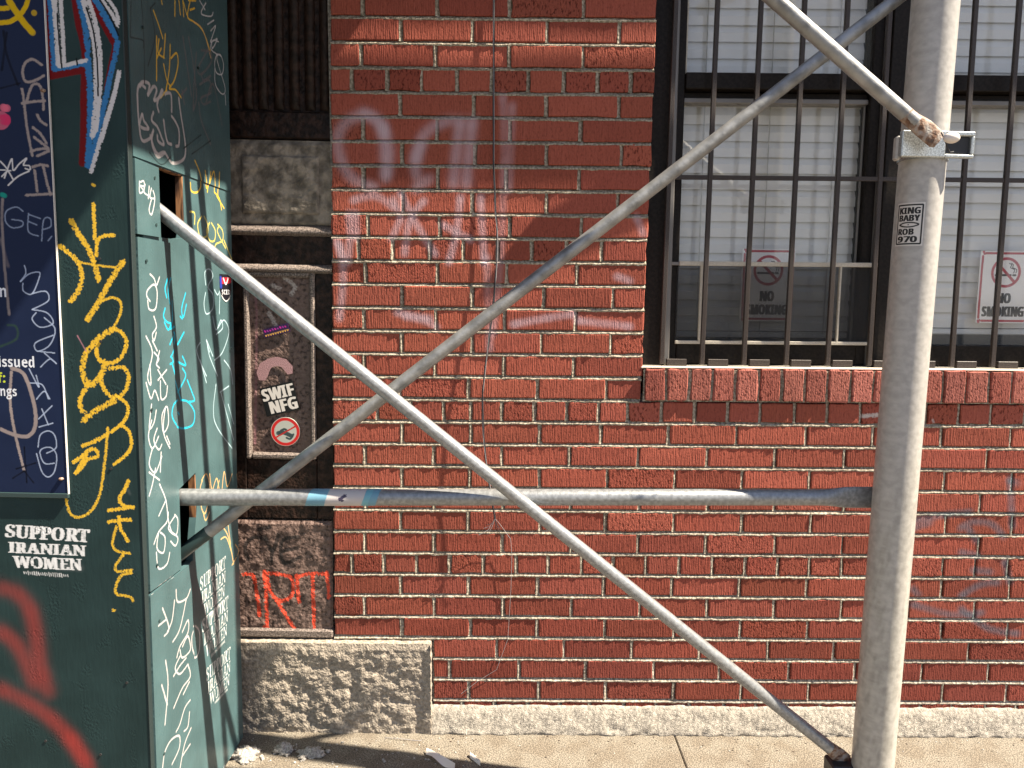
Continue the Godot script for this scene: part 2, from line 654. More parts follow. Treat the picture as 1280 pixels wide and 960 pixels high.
func paint_canvases() -> void:
	cf = canvas(420, 2048, 1.0)
	cs = canvas(680, 2048, 1.0)
	cb = canvas(260, 1400, 1.0)
	cw = canvas(1100, 1100, 0.5)
	cp = canvas(330, 1960, 1.0)
	ink(cf, DARK_RED, 7.2, 1, 0.2, 0.0, [249,324,249,384,251,438,252,470])
	ink(cf, DARK_RED, 7.2, 1, 0.2, 0.0, [252,470,286,463,320,457])
	ink(cf, DARK_RED, 6.0, 1, 0.2, 0.0, [306,323,311,368,319,406,322,441])
	ink(cf, DARK_RED, 7.2, 1, 0.25, 0.0, [320,463,316,506,314,553,307,641])
	ink(cf, DARK_RED, 5.4, 1, 0.2, 0.0, [337,323,355,357,371,388,383,410])
	ink(cf, DARK_RED, 5.4, 1, 0.2, 0.0, [383,410,373,447,362,493])
	ink(cf, SKY_BLUE, 5.4, 1, 0.1, 0.15, [257,324,258,392,259,457])
	ink(cf, SKY_BLUE, 5.4, 1, 0.1, 0.1, [259,457,292,451,324,444])
	ink(cf, SKY_BLUE, 6.6, 1, 0.1, 0.15, [315,323,324,368,328,414,328,448])
	ink(cf, SKY_BLUE, 7.2, 1, 0.1, 0.2, [328,448,329,506,326,568,318,644])
	ink(cf, SKY_BLUE, 7.2, 1, 0.1, 0.15, [348,323,366,356,386,392])
	ink(cf, SKY_BLUE, 6.0, 1, 0.1, 0.2, [388,401,380,436,367,483,353,537,335,596,321,647])
	ink(cf, PALE, 6.0, 1, 0.1, 0.2, [266,324,268,384,269,451])
	ink(cf, PALE, 4.2, 1, 0.1, 0.2, [279,323,280,391,280,448])
	ink(cf, PALE, 4.2, 1, 0.1, 0.15, [272,451,298,445,326,438])
	ink(cf, PALE, 6.0, 1, 0.1, 0.3, [323,323,335,368,343,414,343,467,340,521,330,587])
	ink(cf, PALE, 4.8, 1, 0.1, 0.3, [334,323,346,368,352,414,351,467,346,521,337,576])
	ink(cf, PALE, 4.8, 1, 0.1, 0.25, [359,323,377,348,391,371])
	ink(cf, PALE, 3.6, 1, 0.1, 0.25, [373,322,387,343,392,365])
	ink(cf, PALE, 4.8, 1, 0.1, 0.25, [389,459,379,498,368,529,354,568,339,612,324,656])
	ink(cf, PALE, 4.2, 1, 0.1, 0.35, [385,475,372,521,359,560,346,596])
	ink(cf, BLACK_INK, 1.56, 0.8, 0.3, 0.0, [271,351,272,399,275,454])
	ink(cf, BLACK_INK, 1.56, 0.8, 0.3, 0.0, [329,338,341,383,346,444,345,506])
	ink(cf, BLACK_INK, 1.68, 0.8, 0.3, 0.0, [356,323,375,353,391,390])
	ink(cf, BLACK_INK, 1.44, 0.8, 0.3, 0.0, [305,435,306,448])
	ink(cf, MARK_YELLOW, 3.0, 1.0, 0.3, 0.0, [326,680,331,683])
	ink(cf, MARK_YELLOW, 4.42, 0.95, 0.1, 0.6, [326,719,326,751,326,791])
	ink(cf, MARK_YELLOW, 6.35, 0.95, 0.1, 0.6, [279,753,295,783,311,807,322,836,331,875])
	ink(cf, MARK_YELLOW, 3.86, 0.95, 0.1, 0.6, [328,823,331,794,344,783,366,781])
	ink(cf, MARK_YELLOW, 5.8, 0.95, 0.1, 0.6, [253,804,274,821,291,840,296,866,287,896,269,919])
	ink(cf, MARK_YELLOW, 2.48, 0.95, 0.1, 0.6, [293,837,317,841,342,844,366,846])
	ink(cf, MARK_YELLOW, 6.35, 0.95, 0.1, 0.6, [382,834,357,869,331,913,301,958])
	ink(cf, MARK_YELLOW, 3.04, 0.95, 0.1, 0.6, [336,915,356,908,372,915,374,934,364,958,353,974])
	ink(cf, MARK_YELLOW, 4.69, 0.95, 0.1, 0.6, [358,971,377,984,382,1004,372,1029,353,1043,328,1041,319,1021,325,1001])
	ink(cf, MARK_YELLOW, 6.62, 0.95, 0.1, 0.6, [356,973,322,995,297,1027,289,1059,293,1082,308,1090,329,1065,337,1041])
	ink(cf, MARK_YELLOW, 4.97, 0.95, 0.1, 0.6, [346,1056,373,1053,384,1071,378,1098,359,1117,339,1109,328,1089,327,1065])
	ink(cf, MARK_YELLOW, 5.52, 0.95, 0.1, 0.6, [301,1085,289,1106,280,1123,282,1143,290,1150])
	ink(cf, MARK_YELLOW, 3.86, 0.95, 0.1, 0.6, [356,1112,377,1129,379,1151,365,1173,341,1191])
	ink(cf, MARK_YELLOW, 6.9, 0.95, 0.1, 0.6, [286,1167,312,1146,354,1122])
	ink(cf, MARK_YELLOW, 3.86, 0.95, 0.1, 0.6, [362,1175,378,1185,385,1211,376,1235,345,1261])
	ink(cf, MARK_YELLOW, 3.59, 0.95, 0.1, 0.6, [336,1182,331,1225,323,1277,313,1326,294,1361,268,1377,248,1369,241,1337])
	ink(cf, MARK_YELLOW, 4.97, 0.95, 0.1, 0.6, [282,1222,309,1210,337,1194])
	ink(cf, MARK_YELLOW, 4.42, 0.95, 0.1, 0.6, [260,1257,277,1245,297,1229,310,1229,310,1244,291,1250,278,1267,262,1283])
	ink(cf, MARK_YELLOW, 4.14, 0.95, 0.1, 0.6, [266,1278,280,1253,291,1236])
	ink(cf, MARK_YELLOW, 4.42, 0.95, 0.1, 0.6, [375,1294,368,1312,355,1333,360,1347,383,1354])
	ink(cf, MARK_YELLOW, 4.42, 0.95, 0.1, 0.6, [330,1361,354,1357,384,1352])
	ink(cf, MARK_YELLOW, 4.42, 0.95, 0.1, 0.6, [329,1386,353,1382,379,1380])
	ink(cf, MARK_YELLOW, 4.42, 0.95, 0.1, 0.6, [352,1373,354,1400,369,1428])
	ink(cf, MARK_YELLOW, 3.59, 0.95, 0.1, 0.6, [346,1396,336,1432,344,1450,373,1455])
	ink(cf, MARK_YELLOW, 3.59, 0.95, 0.1, 0.6, [359,1457,341,1482,344,1496,376,1492])
	ink(cf, MARK_YELLOW, 3.59, 0.95, 0.1, 0.6, [374,1499,352,1505,339,1530,340,1547,357,1550,371,1554,375,1564])
	ink(cf, MARK_YELLOW, 4.14, 0.95, 0.1, 0.6, [331,1583,335,1585])
	ink(cf, SPRAY_RED, 43.2, 0.25, 1.0, 0, [88,1538,118,1545,148,1577,160,1635,164,1699,174,1746,182,1787])
	ink(cf, SPRAY_RED, 28.8, 0.4, 1.0, 0, [88,1538,118,1545,148,1577,160,1635,164,1699,174,1746,182,1787])
	ink(cf, SPRAY_RED, 43.2, 0.25, 1.0, 0, [82,1636,112,1659,135,1705,153,1768])
	ink(cf, SPRAY_RED, 28.8, 0.4, 1.0, 0, [82,1636,112,1659,135,1705,153,1768])
	ink(cf, SPRAY_RED, 43.2, 0.25, 1.0, 0, [74,1769,125,1795,176,1830,223,1881,263,1949])
	ink(cf, SPRAY_RED, 28.8, 0.4, 1.0, 0, [74,1769,125,1795,176,1830,223,1881,263,1949])
	ink(cf, SPRAY_RED, 43.2, 0.25, 1.0, 0, [223,1881,251,1934,272,1981])
	ink(cf, SPRAY_RED, 28.8, 0.4, 1.0, 0, [223,1881,251,1934,272,1981])
	ink(cf, SPRAY_WHITE, 6.0, 0.1, 1.0, 0.0, [373,1315,378,1326])
	ink(cf, SPRAY_PINK, 1.2, 0.6, 0.3, 0.0, [281,988,298,1021])
	ink(cb, SIGN_YELLOW, 5.0, 1.0, 0.3, 0.0, [160,372,183,368,204,352,215,334,217,327])
	ink(cb, SIGN_YELLOW, 5.0, 1.0, 0.3, 0.0, [162,345,178,344])
	ink(cb, SIGN_YELLOW, 6.88, 1.0, 0.3, 0.0, [180,330,193,351,208,372,224,390])
	ink(cb, SIGN_YELLOW, 6.25, 1.0, 0.3, 0.0, [228,352,229,354])
	ink(cb, PINK, 18.75, 1, 0.1, 0.0, [150,559,159,561])
	ink(cb, PINK, 7.5, 1, 0.1, 0.0, [157,534,167,536])
	ink(cb, DEEP_PINK, 5.62, 1, 0.2, 0.0, [153,553,164,553,164,562,153,562])
	ink(cb, GREY_PINK, 2.75, 0.9, 0.2, 0.15, [238,450,220,440,205,448,199,466,205,483,224,480,242,470])
	ink(cb, GREY_PINK, 2.75, 0.9, 0.2, 0.15, [196,497,199,524,202,571,210,627])
	ink(cb, GREY_PINK, 2.75, 0.9, 0.2, 0.15, [204,521,217,490,232,490,237,515,237,537])
	ink(cb, GREY_PINK, 2.75, 0.9, 0.2, 0.15, [195,525,219,521,241,519])
	ink(cb, GREY_PINK, 2.75, 0.9, 0.2, 0.15, [224,546,230,558,242,566])
	ink(cb, GREY_PINK, 2.75, 0.9, 0.2, 0.15, [213,571,228,583,240,602])
	ink(cb, GREY_PINK, 2.75, 0.9, 0.2, 0.15, [215,590,231,602,243,611])
	ink(cb, GREY_PINK, 2.75, 0.9, 0.2, 0.15, [207,618,227,613,244,613])
	ink(cb, GREY_PINK, 2.75, 0.9, 0.2, 0.15, [220,627,233,621,244,617])
	ink(cb, GREY_PINK, 2.75, 0.9, 0.2, 0.15, [209,649,225,644,241,646])
	ink(cb, GREY_PINK, 2.75, 0.9, 0.2, 0.15, [213,655,216,697])
	ink(cb, GREY_PINK, 2.75, 0.9, 0.2, 0.15, [231,647,236,677,243,703])
	ink(cb, GREY_PINK, 2.75, 0.9, 0.2, 0.15, [193,705,219,703,246,701])
	ink(cb, PALE, 1.38, 1.0, 0.3, 0.0, [145,639,157,653,169,675])
	ink(cb, PALE, 1.38, 1.0, 0.3, 0.0, [146,669,157,659,165,657])
	ink(cb, PALE, 1.38, 1.0, 0.3, 0.0, [151,672,168,634,170,656,183,643,198,632,191,645,202,646,204,654,194,652])
	ink(cb, PALE, 1.38, 1.0, 0.3, 0.0, [158,686,179,668,202,657])
	ink(cb, PALE, 1.38, 1.0, 0.3, 0.0, [144,656,154,656])
	ink(cb, BLUE_GREY, 1.25, 0.8, 0.3, 0.0, [185,737,172,729,152,737,148,756,160,770,181,767,182,757,161,754])
	ink(cb, BLUE_GREY, 1.25, 0.8, 0.3, 0.0, [196,741,194,777,214,786])
	ink(cb, BLUE_GREY, 1.25, 0.8, 0.3, 0.0, [195,757,212,764])
	ink(cb, BLUE_GREY, 1.25, 0.8, 0.3, 0.0, [196,743,220,751])
	ink(cb, BLUE_GREY, 1.25, 0.8, 0.3, 0.0, [220,796,226,754,239,750,240,766,223,773])
	ink(cb, BLUE_GREY, 1.25, 0.8, 0.3, 0.0, [233,795,241,786])
	ink(cb, LIGHT_BLUE, 1.12, 0.75, 0.3, 0.0, [182,846,184,862,172,879,189,864,209,859,212,867,195,903,177,898,177,882])
	ink(cb, LIGHT_BLUE, 1.12, 0.75, 0.3, 0.0, [195,903,223,898,227,917,193,936])
	ink(cb, LIGHT_BLUE, 1.12, 0.75, 0.3, 0.0, [193,936,223,942,235,963,208,972,192,956,201,942])
	ink(cb, LIGHT_BLUE, 1.12, 0.75, 0.3, 0.0, [217,952,238,975,226,1008,200,1022,196,1005,234,988])
	ink(cb, LIGHT_BLUE, 1.12, 0.75, 0.3, 0.0, [200,1022,235,1025])
	ink(cb, LIGHT_BLUE, 1.12, 0.75, 0.3, 0.0, [204,1055,224,1038,237,1047,213,1025])
	ink(cb, LIGHT_BLUE, 1.12, 0.75, 0.3, 0.0, [180,1059,198,1097,194,1072])
	ink(cb, LIGHT_BLUE, 1.12, 0.75, 0.3, 0.0, [177,1089,205,1092,217,1122])
	ink(cb, LIGHT_BLUE, 1.12, 0.75, 0.3, 0.0, [192,1123,209,1106,220,1122])
	ink(cb, LIGHT_BLUE, 1.12, 0.75, 0.3, 0.0, [194,1165,224,1136])
	ink(cb, LIGHT_BLUE, 1.12, 0.75, 0.3, 0.0, [202,1143,214,1177])
	ink(cb, LIGHT_BLUE, 1.12, 0.75, 0.3, 0.0, [194,1182,224,1173])
	ink(cb, LIGHT_BLUE, 1.12, 0.75, 0.3, 0.0, [190,1225,196,1199,213,1190,226,1199,228,1225,207,1238])
	ink(cb, LIGHT_BLUE, 1.12, 0.75, 0.3, 0.0, [186,1239,195,1277,208,1289,222,1276,228,1242,215,1225,194,1233,201,1259,223,1259])
	ink(cb, GREY_PINK, 4.0, 0.95, 0.2, 0.0, [144,1059,169,1072,186,1131,187,1177,172,1201,146,1201,113,1188])
	ink(cb, GREY_PINK, 3.0, 0.9, 0.2, 0.1, [143,1066,137,1123,140,1174,148,1225,158,1277])
	ink(cb, GREY_PINK, 3.25, 0.6, 0.4, 0.0, [145,713,141,761,141,842,145,948])
	ink(cb, GREY_PINK, 5.0, 0.3, 0.7, 0.0, [136,793,149,850])
	ink(cb, NAVY_INK, 3.12, 0.7, 0.5, 0.0, [166,387,170,433,189,491])
	ink(cb, NAVY_INK, 3.12, 0.7, 0.5, 0.0, [172,390,158,463])
	ink(cb, NAVY_INK, 1.88, 0.7, 0.5, 0.0, [153,497,194,486])
	ink(cb, NAVY_INK, 1.88, 0.7, 0.5, 0.0, [158,1277,132,1294])
	ink(cb, NAVY_INK, 1.88, 0.7, 0.5, 0.0, [158,1277,177,1303])
	ink(cb, NAVY_INK, 1.88, 0.7, 0.5, 0.0, [161,1225,162,1303])
	ink(cb, NAVY_INK, 1.88, 0.7, 0.5, 0.0, [141,1273,184,1259])
	ink(cb, TEAL, 5.0, 1.0, 0.3, 0.0, [144,705,152,707])
	ink(cb, MURK_GREEN, 3.12, 0.5, 0.6, 0.0, [123,1014,157,997,158,972,139,969])
	ink(cs, MARK_YELLOW, 2.31, 0.85, 0.35, 0.0, [137,296,161,319,178,340])
	ink(cs, MARK_YELLOW, 2.31, 0.85, 0.35, 0.0, [159,347,153,377,183,379])
	ink(cs, MARK_YELLOW, 2.31, 0.85, 0.35, 0.0, [191,326,185,355,179,381])
	ink(cs, MARK_YELLOW, 2.31, 0.85, 0.35, 0.0, [148,345,141,439])
	ink(cs, MARK_YELLOW, 2.31, 0.85, 0.35, 0.0, [145,391,169,363])
	ink(cs, MARK_YELLOW, 2.31, 0.85, 0.35, 0.0, [178,394,192,425,211,433])
	ink(cs, MARK_YELLOW, 2.31, 0.85, 0.35, 0.0, [214,341,206,395,186,447])
	ink(cs, MARK_YELLOW, 2.31, 0.85, 0.35, 0.0, [216,370,246,350,252,373,229,415,203,439,236,434,264,444])
	ink(cs, MARK_YELLOW, 2.31, 0.85, 0.35, 0.0, [157,471,190,446])
	ink(cs, MARK_YELLOW, 2.15, 0.85, 0.35, 0.0, [246,235,243,270])
	ink(cs, MARK_YELLOW, 2.15, 0.85, 0.35, 0.0, [267,227,273,256])
	ink(cs, MARK_YELLOW, 2.15, 0.85, 0.35, 0.0, [289,219,291,254])
	ink(cs, MARK_YELLOW, 2.15, 0.85, 0.35, 0.0, [293,223,309,244])
	ink(cs, MARK_YELLOW, 2.15, 0.85, 0.35, 0.0, [330,204,313,246,345,246])
	ink(cs, MARK_YELLOW, 2.15, 0.85, 0.35, 0.0, [177,260,180,268])
	ink(cs, MARK_YELLOW, 2.15, 0.85, 0.35, 0.0, [345,246,402,249,450,286])
	ink(cs, MARK_YELLOW, 2.15, 0.85, 0.35, 0.0, [320,207,363,192])
	ink(cs, MARK_YELLOW, 2.15, 0.85, 0.35, 0.0, [328,226,356,212])
	ink(cs, ORANGE_INK, 1.65, 0.85, 0.35, 0.0, [345,246,392,244,421,262,449,300])
	ink(cs, PALE, 1.81, 0.85, 0.35, 0.0, [387,183,420,193])
	ink(cs, PALE, 1.81, 0.85, 0.35, 0.0, [426,174,395,210,455,196,472,180])
	ink(cs, PALE, 1.81, 0.85, 0.35, 0.0, [433,223,476,198])
	ink(cs, PALE, 1.81, 0.85, 0.35, 0.0, [453,232,486,209,463,242,451,260,495,238,461,272,457,250])
	ink(cs, PALE, 1.81, 0.85, 0.35, 0.0, [505,242,467,251,450,276,492,278])
	ink(cs, PALE, 1.81, 0.85, 0.35, 0.0, [520,274,492,278,474,304,484,325,523,318,536,290,514,272,491,291,543,349,519,370,476,357,474,318])
	ink(cs, PALE, 1.81, 0.85, 0.35, 0.0, [542,366,546,392])
	ink(cs, GREY_INK, 2.97, 0.75, 0.35, 0.0, [283,301,301,358,323,426])
	ink(cs, GREY_INK, 2.97, 0.75, 0.35, 0.0, [315,291,338,348,352,419,330,458])
	ink(cs, GREY_INK, 2.97, 0.75, 0.35, 0.0, [359,313,339,394,331,452])
	ink(cs, GREY_INK, 2.97, 0.75, 0.35, 0.0, [429,286,366,349,385,357,448,312,450,286,389,299])
	ink(cs, GREY_INK, 2.97, 0.75, 0.35, 0.0, [385,357,399,368,446,344])
	ink(cs, GREY_INK, 2.97, 0.75, 0.35, 0.0, [373,385,434,358,443,386,381,415,395,427,441,408])
	ink(cs, GREY_INK, 2.97, 0.75, 0.35, 0.0, [365,430,377,470,434,517])
	ink(cs, GREY_INK, 2.97, 0.75, 0.35, 0.0, [410,419,460,361,509,440,514,452])
	ink(cs, GREY_INK, 2.97, 0.75, 0.35, 0.0, [265,437,297,414])
	ink(cs, GREY_INK, 2.97, 0.75, 0.35, 0.0, [270,425,281,455])
	ink(cs, PALE_GREY, 3.96, 0.85, 0.35, 0.0, [88,468,64,468,52,491,55,550,66,580,102,568,114,554])
	ink(cs, PALE_GREY, 3.96, 0.85, 0.35, 0.0, [64,472,75,460,107,456,98,480,125,456,140,459,127,484,166,462,166,452,141,486,147,504])
	ink(cs, PALE_GREY, 3.96, 0.85, 0.35, 0.0, [181,458,186,454,210,451,211,489])
	ink(cs, PALE_GREY, 3.96, 0.85, 0.35, 0.0, [55,550,70,526,76,537,96,549,75,554,61,553])
	ink(cs, PALE_GREY, 3.96, 0.85, 0.35, 0.0, [121,510,112,529,137,537,155,554,166,569,139,567,136,554])
	ink(cs, PALE_GREY, 3.96, 0.85, 0.35, 0.0, [169,516,175,541,186,561,206,561])
	ink(cs, PALE_GREY, 3.96, 0.85, 0.35, 0.0, [210,498,226,504,246,521,244,554,227,561])
	ink(cs, PALE_GREY, 3.96, 0.85, 0.35, 0.0, [251,448,258,478,279,547,268,582,207,602,168,586,137,595,116,582,103,561])
	ink(cs, PALE_GREY, 3.96, 0.85, 0.35, 0.0, [118,548,109,576,133,601,172,585])
	ink(cs, BLACK_INK, 1.81, 0.6, 0.35, 0.0, [40,311,31,385])
	ink(cs, BLACK_INK, 1.81, 0.6, 0.35, 0.0, [84,295,89,373,85,462])
	ink(cs, BLACK_INK, 1.81, 0.6, 0.35, 0.0, [122,297,140,348,103,420])
	ink(cs, BLACK_INK, 1.81, 0.6, 0.35, 0.0, [122,297,146,277])
	ink(cs, BLACK_INK, 1.81, 0.6, 0.35, 0.0, [34,384,85,374,84,390])
	ink(cs, BLACK_INK, 1.81, 0.6, 0.35, 0.0, [23,448,21,471])
	ink(cs, BLACK_INK, 1.81, 0.6, 0.35, 0.0, [96,599,151,615,200,589])
	ink(cs, BLACK_INK, 1.81, 0.6, 0.35, 0.0, [269,558,375,505])
	ink(cs, BLACK_INK, 1.81, 0.6, 0.35, 0.0, [314,563,435,507])
	ink(cs, PALE, 1.65, 0.85, 0.35, 0.0, [42,667,41,690,58,684,45,676,62,674,60,664,46,668])
	ink(cs, PALE, 1.65, 0.85, 0.35, 0.0, [66,670,61,687,86,692])
	ink(cs, PALE, 1.65, 0.85, 0.35, 0.0, [84,671,78,698])
	ink(cs, PALE, 1.65, 0.85, 0.35, 0.0, [94,674,86,694,107,694])
	ink(cs, PALE, 1.65, 0.85, 0.35, 0.0, [101,678,108,691,102,712,90,730,80,721,93,696])
	ink(cs, MARK_YELLOW, 2.15, 0.85, 0.35, 0.0, [332,575,359,599,371,630,346,649,313,650,309,631])
	ink(cs, MARK_YELLOW, 2.15, 0.85, 0.35, 0.0, [394,589,406,631])
	ink(cs, MARK_YELLOW, 2.15, 0.85, 0.35, 0.0, [430,586,411,640])
	ink(cs, MARK_YELLOW, 2.15, 0.85, 0.35, 0.0, [411,630,451,582,458,634])
	ink(cs, MARK_YELLOW, 2.15, 0.85, 0.35, 0.0, [489,578,480,642])
	ink(cs, MARK_YELLOW, 2.15, 0.85, 0.35, 0.0, [458,634,490,646,505,674])
	ink(cs, MARK_YELLOW, 2.15, 0.85, 0.35, 0.0, [474,642,523,668])
	ink(cs, PALE_YELLOW, 2.15, 0.85, 0.35, 0.0, [300,701,328,702,326,729])
	ink(cs, PALE_YELLOW, 2.15, 0.85, 0.35, 0.0, [371,705,345,727,358,755,398,752,410,725,386,703])
	ink(cs, PALE_YELLOW, 2.15, 0.85, 0.35, 0.0, [421,716,399,738,418,761,450,759,457,733,432,715])
	ink(cs, PALE_YELLOW, 2.15, 0.85, 0.35, 0.0, [475,715,508,729,506,755,460,768,449,784])
	ink(cs, PALE_YELLOW, 2.15, 0.85, 0.35, 0.0, [486,718,473,736,528,775])
	ink(cs, PALE_YELLOW, 2.15, 0.85, 0.35, 0.0, [517,754,574,805])
	ink(cs, PALE, 1.98, 0.85, 0.35, 0.0, [77,857,95,866,105,880,121,862])
	ink(cs, PALE, 1.98, 0.85, 0.35, 0.0, [73,915,59,904,64,891,94,879,107,896,97,931,68,932,62,913])
	ink(cs, PALE, 1.98, 0.85, 0.35, 0.0, [88,948,98,971,78,987,85,1000,97,983])
	ink(cs, PALE, 1.98, 0.85, 0.35, 0.0, [98,1024,77,1000])
	ink(cs, PALE, 1.98, 0.85, 0.35, 0.0, [49,989,75,1026,50,1075,63,1094,62,1051])
	ink(cs, PALE, 1.98, 0.85, 0.35, 0.0, [83,1026,104,1042,92,1053,106,1063])
	ink(cs, PALE, 1.98, 0.85, 0.35, 0.0, [109,1025,92,1053])
	ink(cs, PALE, 1.98, 0.85, 0.35, 0.0, [97,1089,141,1070])
	ink(cs, PALE, 1.98, 0.85, 0.35, 0.0, [98,1066,135,1103])
	ink(cs, CYAN, 2.64, 0.9, 0.35, 0.0, [160,865,146,887,153,908])
	ink(cs, CYAN, 2.64, 0.9, 0.35, 0.0, [176,863,162,890,168,923])
	ink(cs, CYAN, 2.64, 0.9, 0.35, 0.0, [143,931,134,949,149,962,173,968,155,980,137,962])
	ink(cs, CYAN, 2.64, 0.9, 0.35, 0.0, [181,914,177,959,164,977,197,975])
	ink(cs, CYAN, 2.64, 0.9, 0.35, 0.0, [161,1014,192,988,195,1006,176,1033,163,1043])
	ink(cs, CYAN, 2.64, 0.9, 0.35, 0.0, [239,996,211,1017,248,990])
	ink(cs, CYAN, 2.64, 0.9, 0.35, 0.0, [263,897,239,933,246,954,266,924])
	ink(cs, CYAN, 2.64, 0.9, 0.35, 0.0, [229,952,241,958])
	ink(cs, CYAN, 2.64, 0.9, 0.35, 0.0, [167,1043,175,1055,158,1059])
	ink(cs, CYAN, 2.64, 0.9, 0.35, 0.0, [170,1060,196,1110,219,1151])
	ink(cs, CYAN, 2.64, 0.9, 0.35, 0.0, [233,1076,249,1097,203,1130])
	ink(cs, CYAN, 2.64, 0.9, 0.35, 0.0, [235,1047,251,1070,208,1058])
	ink(cs, CYAN, 2.64, 0.9, 0.35, 0.0, [202,1149,172,1154,161,1180,189,1208,232,1221,283,1220,294,1192,259,1161,215,1150])
	ink(cs, CYAN, 2.64, 0.9, 0.35, 0.0, [200,1177,208,1184])
	ink(cs, CYAN, 2.64, 0.9, 0.35, 0.0, [258,1107,283,1140,296,1162,263,1161])
	ink(cs, PALE_BLUE, 1.81, 0.8, 0.35, 0.0, [385,876,382,844,413,835,433,853,400,880,430,901,428,936,385,950,371,925,383,895])
	ink(cs, PALE_BLUE, 1.81, 0.8, 0.35, 0.0, [442,888,463,901,480,888])
	ink(cs, PALE_BLUE, 1.81, 0.8, 0.35, 0.0, [481,883,471,952])
	ink(cs, PALE_BLUE, 1.81, 0.8, 0.35, 0.0, [426,957,446,994,481,969,491,991,445,1006])
	ink(cs, PALE_BLUE, 1.81, 0.8, 0.35, 0.0, [457,990,504,970,537,1004,487,1056,430,1073])
	ink(cs, PALE_BLUE, 1.81, 0.8, 0.35, 0.0, [420,1062,380,1017,399,1050])
	ink(cs, PALE_BLUE, 1.81, 0.8, 0.35, 0.0, [340,1021,319,1044,374,1110])
	ink(cs, PALE_BLUE, 1.81, 0.8, 0.35, 0.0, [385,1028,398,1060,449,1118])
	ink(cs, PALE_BLUE, 1.81, 0.8, 0.35, 0.0, [337,1065,373,1127])
	ink(cs, PALE_BLUE, 1.81, 0.8, 0.35, 0.0, [497,1079,543,1110,558,1153])
	ink(cs, PALE_BLUE, 1.81, 0.8, 0.35, 0.0, [463,1163,528,1154])
	ink(cs, PALE_BLUE, 1.81, 0.8, 0.35, 0.0, [468,1164,511,1237,555,1313])
	ink(cs, PALE_BLUE, 1.81, 0.8, 0.35, 0.0, [436,1138,419,1233,541,1334])
	ink(cs, PALE_BLUE, 1.81, 0.8, 0.35, 0.0, [519,1204,558,1267])
	ink(cs, PALE, 1.98, 0.85, 0.35, 0.0, [42,1088,61,1125,80,1110,97,1134])
	ink(cs, PALE, 1.98, 0.85, 0.35, 0.0, [108,1092,109,1132,133,1130,142,1107])
	ink(cs, PALE, 1.98, 0.85, 0.35, 0.0, [63,1138,49,1188,71,1180,84,1154])
	ink(cs, PALE, 1.98, 0.85, 0.35, 0.0, [131,1153,110,1172,115,1209,140,1195,139,1158,126,1160,115,1209,144,1252])
	ink(cs, PALE, 1.98, 0.85, 0.35, 0.0, [130,1221,145,1243])
	ink(cs, PALE, 1.98, 0.85, 0.35, 0.0, [61,1173,44,1205,60,1235,91,1214])
	ink(cs, PALE, 1.98, 0.85, 0.35, 0.0, [85,1195,68,1219,89,1244,105,1235])
	ink(cs, PALE, 1.98, 0.85, 0.35, 0.0, [60,1235,43,1267,70,1291,103,1262])
	ink(cs, PALE, 1.98, 0.85, 0.35, 0.0, [100,1252,93,1296])
	ink(cs, PALE, 1.98, 0.85, 0.35, 0.0, [41,1284,88,1313])
	ink(cs, PALE, 1.98, 0.85, 0.35, 0.0, [71,1282,54,1314,37,1336])
	ink(cs, PALE, 1.98, 0.85, 0.35, 0.0, [87,1322,115,1367,124,1416,138,1449])
	ink(cs, PALE, 1.98, 0.85, 0.35, 0.0, [115,1367,78,1393])
	ink(cs, PALE, 1.98, 0.85, 0.35, 0.0, [125,1398,116,1418,75,1429,51,1449])
	ink(cs, PALE, 1.98, 0.85, 0.35, 0.0, [157,1417,123,1435,162,1463,173,1431,157,1413])
	ink(cs, PALE, 1.98, 0.85, 0.35, 0.0, [138,1449,170,1474,156,1488,132,1469])
	ink(cs, PALE, 1.98, 0.85, 0.35, 0.0, [75,1429,65,1463,95,1483,105,1452,83,1432])
	ink(cs, PALE, 1.98, 0.85, 0.35, 0.0, [61,1471,69,1511,109,1516,126,1494])
	ink(cs, ORANGE_INK, 1.98, 0.9, 0.35, 0.0, [331,1374,315,1395,321,1445,346,1463,376,1407,357,1364,326,1373])
	ink(cs, ORANGE_INK, 1.98, 0.9, 0.35, 0.0, [378,1369,391,1415,425,1393,445,1447])
	ink(cs, ORANGE_INK, 1.98, 0.9, 0.35, 0.0, [417,1435,442,1402])
	ink(cs, ORANGE_INK, 1.98, 0.9, 0.35, 0.0, [449,1471,477,1388,498,1434,537,1407])
	ink(cs, ORANGE_INK, 1.98, 0.9, 0.35, 0.0, [330,1458,344,1484,371,1470])
	ink(cs, ORANGE_INK, 1.98, 0.9, 0.35, 0.0, [574,1416,584,1466])
	ink(cs, ORANGE_INK, 1.98, 0.9, 0.35, 0.0, [524,1515,560,1545,575,1506])
	ink(cs, ORANGE_INK, 1.98, 0.9, 0.35, 0.0, [440,1524,495,1576,533,1672])
	ink(cs, ORANGE_INK, 1.98, 0.9, 0.35, 0.0, [497,1542,512,1605])
	ink(cs, ORANGE_INK, 1.98, 0.9, 0.35, 0.0, [443,1568,483,1577,522,1637])
	ink(cs, ORANGE_INK, 1.98, 0.9, 0.35, 0.0, [549,1618,573,1650,520,1670])
	ink(cs, PALE_GREY, 2.47, 0.9, 0.35, 0.0, [78,1608,106,1668,81,1676])
	ink(cs, PALE_GREY, 2.47, 0.9, 0.35, 0.0, [56,1640,95,1642])
	ink(cs, PALE_GREY, 2.47, 0.9, 0.35, 0.0, [139,1615,123,1657,97,1674])
	ink(cs, PALE_GREY, 2.47, 0.9, 0.35, 0.0, [149,1593,155,1625,203,1637,227,1623])
	ink(cs, PALE_GREY, 2.47, 0.9, 0.35, 0.0, [203,1637,163,1695,123,1710])
